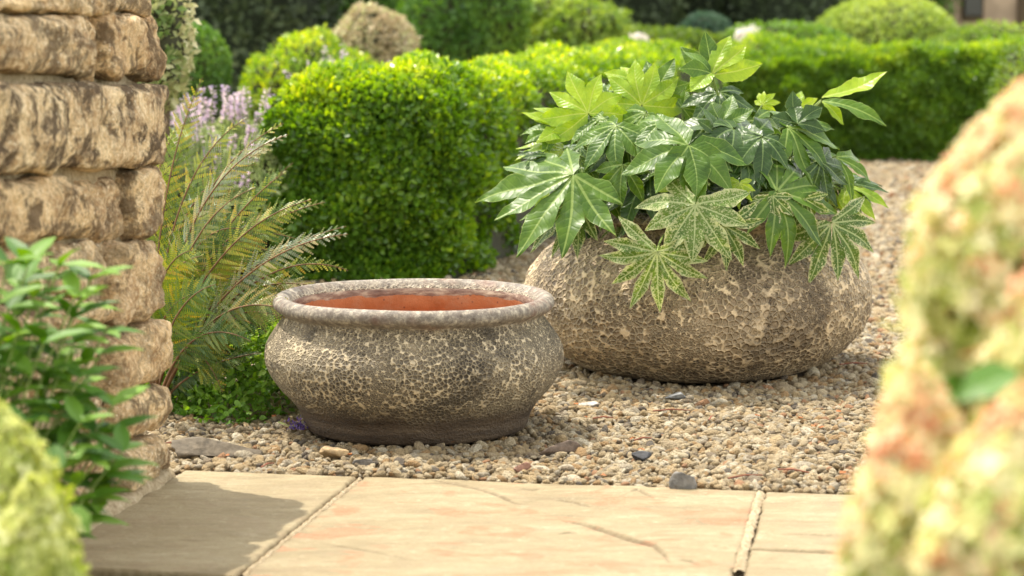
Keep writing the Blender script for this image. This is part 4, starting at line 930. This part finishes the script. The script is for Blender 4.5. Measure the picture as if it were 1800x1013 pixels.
# white blooms
for (px, py, w_, lab) in ((1123, 73, .055, 'single white rose bloom above the near hedge'), (1318, 66, .095, 'white rose cluster behind the fatsia top')):
    c = at2(px, py, 15.9); e = empty('white_rose', c, lab, 'flower')
    n = 260; u = norm(rng.normal(size=(n, 3)))
    leaves('petals', np.array(c)+u*w_*np.array([1, .8, .62])*rng.uniform(.5, 1, (n, 1)), norm(np.cross(u, rng.normal(size=(n, 3)))+u*.4), u, np.full(n, .05), leaf_mat('white_petal', [(0, (.72, .66, .58)), (1, (.80, .78, .72))], .6, .3, tval=1.1), e, rng.random(n), LEAF6)
    tube('stem', [(c[0], c[1], -.16), (c[0]+.03, c[1]+.01, c[2]*.5), (c[0], c[1], c[2])], [.008]*3, M_STALK, e, 5)
# tall trees closing the view
def tree(c, rad, zc, n, ls, mat, label, seed, th=.1, lump=.14, bias=0):
    e = empty('dark_tree', (c[0], c[1], -.16), label, 'tree', None)
    P, u, r_ = ellip_pts(n, rad, seed, lump, 2.6); P += np.array([c[0], c[1], zc]); nr = norm(u)
    m_ = P[:, 2] > -.1; P = P[m_]; nr = nr[m_]; n = len(P)
    tint = np.clip(.4+.3*snoise(P, 2.5, seed)+r_.normal(0, .2, n)+bias, 0, 1)
    leaves('crown', P, norm(nr*.5+r_.normal(size=(n, 3))*.7), norm(nr+r_.normal(size=(n, 3))*.5), r_.uniform(.6, 1.3, n)*ls, mat, e, tint)
    bm = bmesh.new(); bmesh.ops.create_icosphere(bm, subdivisions=4, radius=1)
    for v in bm.verts:
        l = 1 + lump*snoise(np.array([v.co]), 2.6, seed)[0]
        v.co = Vector((v.co.x*rad[0]*.84*l+c[0], v.co.y*rad[1]*.84*l+c[1], max(-.165, v.co.z*rad[2]*.84*l+zc)))
    bm_obj('twigs', bm, M_COREB, e, True)
    tube('trunk', [(c[0], c[1], -.2), (c[0]+.05, c[1], zc*.5), (c[0], c[1], zc+rad[2]*.4)], [th, th*.8, th*.3], M_WOOD, e, 9)
    return e
for i, (px, Y, rx, zc, rz, mt, lab) in enumerate([
  (450, 17.5, .62, 1.5, 1.75, M_YEW, 'dark yew bush rising behind the golden shrub'),
  (330, 19.5, .9, 1.6, 2.0, M_YEW, 'dark yew standing behind the wall edge'),
  (615, 21, .5, .7, 1.0, M_MIDG, 'short green shrub tree in front of the brown garden wall'),
  (870, 26, 1.6, 2.2, 2.6, M_MIDG, 'mid green tree behind the rounded shrub'),
  (1090, 24, .7, 1.9, 2.1, M_YEW, 'dark narrow conifer behind the loose pale shrub'),
  (1210, 25, .9, 2.2, 2.5, M_YEW, 'dark conifer behind the fatsia top'),
  (1370, 24.5, .85, 2.0, 2.3, M_YEW, 'dark conifer just left of the domed shrub'),
  (1530, 27, 1.1, 2.3, 2.6, M_MIDG, 'tree hidden mostly by the domed shrub'),
  (1000, 29, 1.4, 2.4, 2.8, M_BLUEG, 'grey green tree far behind the loose shrub'),
  (1300, 30, 1.6, 2.4, 2.8, M_MIDG, 'green tree in the gap between two dark conifers')]):
    p = aty(px, 20, Y); tree((p.x, Y), (rx, rx, rz), zc, 9000, .075, mt, lab, 80+i)
# garden wall and house far off
p0 = aty(560, 20, 26); p1 = aty(800, 20, 26)
gw = box_pts('garden_wall', -.165, [Vector((p0.x, 26, 0)), Vector((p1.x, 26, 0)), Vector((p1.x, 26.3, 0)), Vector((p0.x, 26.3, 0))], 1.6, plain('brown_render', (.20, .135, .09), .9, 3)); tag(gw, 'brown garden wall glimpsed between shrubs far behind', 'wall')
hx0 = aty(1660, 20, 27).x; hx1 = hx0+5
house = empty('house', (hx0, 27, -.16), 'pinkish rendered house glimpsed at the top right corner', 'house')
M_REND = plain('pink_render', (.46, .33, .235), .9, 4); M_ROOF = plain('roof_tile', (.20, .10, .07), .85, 10); M_GLASS = plain('dark_glass', (.03, .03, .03), .15, 3, .1, 0)
def bx(name, x0, x1, y0, y1, z0, z1, mat, parent):
    bm = bmesh.new(); bmesh.ops.create_cube(bm, size=1, matrix=Matrix.Translation(((x0+x1)/2, (y0+y1)/2, (z0+z1)/2)) @ Matrix.Diagonal((x1-x0, y1-y0, z1-z0, 1)))
    bmesh.ops.bevel(bm, geom=bm.edges[:], offset=min(.01, (x1-x0)*.1), segments=1, affect='EDGES'); return bm_obj(name, bm, mat, parent)
bx('wall', hx0, hx1, 27, 31, -.16, 3.0, M_REND, house)
def gpx(px): return aty(px, 20, 27).x
fr = bx('window', gpx(1690), gpx(1728), 26.95, 27.02, .85, 1.9, M_WOOD, house); pn = bx('pane', gpx(1693), gpx(1725), 26.93, 26.96, .9, 1.85, M_GLASS, fr); pn.matrix_parent_inverse = fr.matrix_world.inverted()
bx('door', gpx(1788), gpx(1840), 26.94, 27.02, -.15, 1.9, M_WOOD, house)
bm = bmesh.new(); rv = [bm.verts.new(v) for v in ((hx0-.2, 26.7, 2.95), (hx1+.2, 26.7, 2.95), (hx1+.2, 31.3, 2.95), (hx0-.2, 31.3, 2.95), (hx0-.2, 29, 4.4), (hx1+.2, 29, 4.4))]
for f in ((0, 1, 5, 4), (2, 3, 4, 5), (0, 4, 3), (1, 2, 5), (3, 2, 1, 0)): bm.faces.new([rv[i] for i in f])
bm_obj('roof', bm, M_ROOF, house)

# ------------------------------------------------------------------ foreground left: leafy shrub
base = Vector((-.80, 3.25, -.16)); ls_ = empty('leafy_shrub', base, 'out of focus green leafy shrub in front of the stone wall', 'shrub')
V6, F6 = LEAF6
sub = []
def leafmesh():
    bm = bmesh.new(); n = 9; rows = []
    for i in range(n+1):
        t_ = i/n; w = .19*math.sin(PI*min(1, t_**.85))**.8*(1-.15*t_) if 0 < i < n else .004
        z = -.22*t_*t_; rows.append([bm.verts.new((w*s_, t_, z + .28*abs(s_)*w + .01*math.sin(t_*18)*abs(s_))) for s_ in (-1, -.5, 0, .5, 1)])
    for i in range(n):
        for j in range(4): bm.faces.new((rows[i][j], rows[i][j+1], rows[i+1][j+1], rows[i+1][j]))
    me = bpy.data.meshes.new('leaf'); bm.to_mesh(me); bm.free()
    for p in me.polygons: p.use_smooth = True
    me.materials.append(M_SHRUBL); return me
LM = leafmesh(); r3 = random.Random(11)
def put_leaf(P, D, N, s):
    D = D.normalized(); N = (N-D*N.dot(D)).normalized(); X = D.cross(N)
    o = bpy.data.objects.new('leaf', LM); COL.objects.link(o); o.parent = ls_
    m = Matrix((X, D, N)).transposed().to_4x4() @ Matrix.Diagonal((s, s, s, 1)); m.translation = P - ls_.location
    o.matrix_local = m; return o
tips = [((p[0][0]*.90-4, p[0][1]+6), p[1]) for p in [((100,470),3.5),((150,500),3.4),((200,600),3.5),((60,610),3.45),((130,660),3.5),((195,700),3.45),((90,750),3.4),((220,800),3.42),((35,480),3.45),((60,440),3.4),((120,445),3.45),((20,520),3.35),((150,520),3.5),((180,470),3.45),((90,580),3.3),((30,640),3.3),((160,640),3.4),((120,700),3.35),((210,560),3.5),((225,690),3.4),((245,770),3.35),((190,790),3.3),((60,720),3.25),((20,440),3.3),((110,640),3.45),((180,830),3.35),((-20,600),3.3),((150,580),3.4),((70,500),3.4),((215,740),3.4),((130,770),3.3),((240,820),3.38),((60,470),3.5),((10,580),3.4),((90,660),3.4),((40,560),3.3),((160,720),3.3)]]
for (px, py), Y in tips:
    T = aty(px, py+18, Y); mid = (base+T)/2 + Vector((-.06, 0, .05)); pts = bez(base+Vector((r3.uniform(-.06, .06), r3.uniform(-.06, .06), 0)), mid, T, 12)
    tube('stem', pts, [.004-.0025*i/11 for i in range(12)], M_STALK, ls_, 5)
    for k_ in range(6, 12):
        if pts[k_].z < .12: continue
        d = (pts[k_]-pts[k_-1]).normalized()
        for q in range(1 if k_ < 9 else (2 if k_ < 11 else 4)):
            a = r3.uniform(0, 2*PI); side = Vector((math.cos(a), math.sin(a)*.8, r3.uniform(-.35, .35)))
            put_leaf(pts[k_], d*.5+side, Vector((0, -.3, 1))+side*-.2, r3.uniform(.048, .082))

# ------------------------------------------------------------------ foreground hydrangeas
FLW = (np.array([(0,0,0)]+[(math.cos(a)*r_, math.sin(a)*r_, z_) for k_ in range(4) for a, r_, z_ in ((k_*PI/2-.5, .7, .12), (k_*PI/2, 1, .05), (k_*PI/2+.5, .7, .12))]),
       np.array([f for k_ in range(4) for f in ((0, 1+3*k_, 2+3*k_), (0, 2+3*k_, 3+3*k_))]))
M_PCORE = plain('panicle_stalks', (.42, .42, .13), .8)
def panicle(parent, tip, basep, rad, n, mat, seed, pink=.0, size=.011, pinkpow=2.0, group=None):
    r_ = np.random.default_rng(seed); tip = np.array(tip); bs = np.array(basep); ax = tip-bs; L = np.linalg.norm(ax); ax /= L
    t_ = r_.random(n)**.9; ang = r_.uniform(0, 2*PI, n); o1 = norm(np.cross(ax, [0.3, 1, 0.1])); o2 = np.cross(ax, o1)
    prof = rad*(1-t_**3.2)**.6*(.75+.35*np.sin(t_*PI))*(1-.25*t_)
    rd = np.cos(ang)[:, None]*o1+np.sin(ang)[:, None]*o2
    lumpy = 1+.10*snoise(rd*1.2+t_[:, None]*2.0, 3.2, seed)+.10*snoise(rd*2+t_[:, None]*5.0, 4.5, seed+1)
    P = bs + ax*(t_*L)[:, None] + rd*(prof*lumpy*(r_.uniform(.78, 1.0, n)+np.abs(r_.normal(0, .12, n))))[:, None]
    nr = norm(rd + ax*(t_-.25)[:, None]*1.3 + r_.normal(size=(n, 3))*.45)
    tint = np.clip(.40 + .18*snoise(P, 45, seed) + r_.normal(0, .26, n) + pink*t_**pinkpow, 0, 1)
    D = norm(np.cross(nr, r_.normal(size=(n, 3))))
    fh = leaves('flower_head', P, D, nr, r_.uniform(.75, 1.25, n)*size, mat, parent, tint, FLW, kind=None)
    # inner green core of the panicle
    m = 14; pts = [Vector(bs + ax*L*i/m*.96) for i in range(m+1)]
    rr = [float(rad*.48*max(1-(i/m)**3.2, .003)**.6*(.75+.35*math.sin(i/m*PI))*(1-.25*i/m)) for i in range(m+1)]
    c_ = tube('stalks', pts, rr, M_PCORE, fh, 14); c_.matrix_parent_inverse = fh.matrix_world.inverted()
    return fh
def big_leaf(parent, P, D, N, s, mat):
    n = 1; return leaves('leaf', np.array([P]), np.array([D], dtype=float), np.array([N], dtype=float), np.array([s]), mat, parent, np.array([r3.random()]), LEAF6, kind=None, wid=1.3)
hyR = empty('panicle_hydrangea', (.60, 2.07, -.16), 'large cream and coral hydrangea blurred in the right foreground', 'shrub')
HR = [ # tip px, base px, Y, rad px, n
 ((1815,150),(1760,600),1.62,158,1900,.52), ((1715,260),(1722,640),1.70,115,1100,.40), ((1612,655),(1628,1160),1.50,128,1800,.40), ((1800,690),(1765,1160),1.42,150,1800,.50),
 ((1880,420),(1860,860),1.55,140,1200,.3), ((1700,440),(1700,900),1.66,128,1600,.05), ((1660,640),(1680,1150),1.62,125,1500,.0), ((1565,790),(1560,1180),1.56,62,500,.2)]
for i, (tp, bp, Y, rp, n_, pk) in enumerate(HR):
    Y *= 1.28; rad = rp/4000*Y
    T_ = aty(*tp, Y); B_ = aty(*bp, Y)
    panicle(hyR, T_, B_, rad, n_, M_PETAL, 300+i, pink=pk, size=.0125, pinkpow=1.8)
    tube('stem', bez(Vector((.60+.02*i, 2.07, -.16)), (Vector((.60, 2.07, -.1))+B_)/2, B_, 8), [.006]*8, M_WOOD, hyR, 6)
for px, py, Y in ((1685,790,1.5),(1670,810,1.6),(1740,690,1.6),(1640,990,1.5),(1560,1010,1.55),(1790,650,1.5)):
    P = aty(px, py, Y*1.28); big_leaf(hyR, tuple(P), (r3.uniform(-1, .3), -.3, r3.uniform(-.6, .3)), (0, -.6, .8), .06, M_MIDG)
hyL = empty('lime_hydrangea', (-.58, 2.55, -.16), 'lime green hydrangea head blurred in the lower left corner', 'shrub')
HL = [((-15,715),(15,1100),2.62,118,1500), ((60,850),(45,1150),2.5,78,700), ((-60,860),(-60,1150),2.6,90,600)]
for i, (tp, bp, Y, rp, n_) in enumerate(HL):
    T_ = aty(*tp, Y); B_ = aty(*bp, Y); panicle(hyL, T_, B_, rp/4000*Y, n_, M_PETALG, 320+i, pink=.25, size=.015)
    tube('stem', [(-.58, 2.55, -.16), tuple(B_)], [.006, .006], M_WOOD, hyL, 6)
for px, py, Y in ((118,890,2.9),(125,800,2.9),(100,780,2.8)):
    P = aty(px, py, Y); big_leaf(hyL, tuple(P), (r3.uniform(-.2, 1), -.3, r3.uniform(-.5, .3)), (0, -.6, .8), .05, M_MIDG)

# ------------------------------------------------------------------ small loose things on the gravel
def rock(name, px, py, w, d, h, col, label, seed, rz=0, cat='stone', z0=.0):
    p = gnd(px, py); bm = bmesh.new(); bmesh.ops.create_icosphere(bm, subdivisions=4, radius=1)
    rr = random.Random(seed); cuts = [(Vector((rr.gauss(0, 1), rr.gauss(0, 1), rr.gauss(0, 1))).normalized(), rr.uniform(.45, .75)) for _ in range(9)]
    cr, sr = math.cos(rz), math.sin(rz)
    for v in bm.verts:
        q = v.co.copy()
        for n_, d_ in cuts:
            k_ = q.dot(n_)
            if k_ > d_: q -= n_*(k_-d_)
        q *= 1+.10*noise.fractal(q*3+Vector((seed, 0, 0)), 1, 2, 3); x, y = q.x*w/2/.75, q.y*d/2/.75
        v.co = Vector((x*cr-y*sr, x*sr+y*cr, q.z*h/2/.7))
    o = bm_obj(name, bm, plain('rock_'+str(seed), col, .85, 60, .45, .004), None, True); o.location = (p.x, p.y, h*.3+z0); return tag(o, label, cat)
rock('grey_stone', 1200, 860, .042, .030, .038, (.16, .15, .14), 'chunky dark grey stone resting by the paving edge', 1)
rock('slate_chip', 1128, 808, .042, .03, .018, (.05, .05, .055), 'nearly black slate chip lying on the gravel', 2)
rock('slate_chip', 640, 818, .038, .024, .016, (.14, .125, .11), 'dark slate chip in front of the empty pot beside the paving', 3)
rock('bark_piece', 985, 797, .080, .022, .028, (.14, .10, .075), 'weathered grey brown bark piece right of the empty pot', 4, rz=.45, cat='bark')
rock('flat_stone', 1190, 700, .055, .03, .016, (.22, .22, .22), 'flat grey stone just in front of the planted pot', 6, rz=.5)
rock('flat_stone', 1040, 714, .05, .03, .012, (.42, .38, .34), 'flat pale grey stone in the sun between the two pots', 7)
rock('round_pebble', 590, 803, .052, .035, .028, (.34, .24, .13), 'large rounded tan pebble under the front of the empty pot', 8)
rock('red_stone', 917, 826, .032, .020, .018, (.26, .14, .10), 'dull red stone near the paving edge in front of the pots', 9)
# rough edging rock at the wall end
o = rock('edging_rock', 366, 800, .20, .075, .045, (.13, .105, .075), 'long rough grey edging rock at the end of the wall', 12, rz=.32, z0=-.006)
M_TWIG = plain('red_twig', (.22, .07, .035), .7); M_DRY = plain('orange_dry_leaf', (.36, .13, .04), .8)
tw = [(1310,838,.08,.4,'reddish twig on the gravel just above the right joint of the paving'),(1395,828,.07,-.5,'reddish twig on open gravel right of the chunky grey stone'),(1180,722,.09,.1,'long russet twig lying flat in front of the planted pot'),
 (1250,735,.06,1.3,'short twig pointing at the middle of the planted pot'),(1500,640,.08,.2,'russet twig in the shade right of the planted pot'),(1130,772,.05,.6,'small twig halfway between black slate chip and planted pot'),
 (1060,735,.05,.2,'small reddish twig in the gap between the two pots'),(470,818,.05,1.1,'short twig near the paving edge left of the empty pot'),(330,778,.11,.15,'long dark red twig at the foot of the fern')]
for i, (px, py, L_, a, lb) in enumerate(tw):
    p = gnd(px, py, .012); d = Vector((math.cos(a), math.sin(a), 0))*L_/2
    o = tube('twig', [p-d, p+Vector((0, .003, .003)), p+d], [.0018, .002, .0012], M_TWIG, None, 5); tag(o, lb, 'twig', 'fallen twigs on the gravel')
for i in range(20):
    px, py = rnd.uniform(380, 1520), rnd.uniform(700, 850)
    p = gnd(px, py, .012)
    if (p.xy-P1.xy).length < .27 or (p.xy-P2.xy).length < .36 or (p-JB).dot(ax_f) < .03: continue
    bm = bmesh.new(); n = 7; c_ = [bm.verts.new(p+Vector((math.cos(k_/n*2*PI)*.008*rnd.uniform(.5, 1.2), math.sin(k_/n*2*PI)*.006*rnd.uniform(.5, 1.2), rnd.uniform(-.002, .004)))) for k_ in range(n)]
    cc = bm.verts.new(p+Vector((0, 0, .003)))
    for k_ in range(n): bm.faces.new((cc, c_[k_], c_[(k_+1) % n]))
    tag(bm_obj('dry_leaf', bm, M_DRY), 'tiny curled orange brown dry leaf scrap among the pebbles', 'dry leaf', 'dry leaf scraps on the gravel')
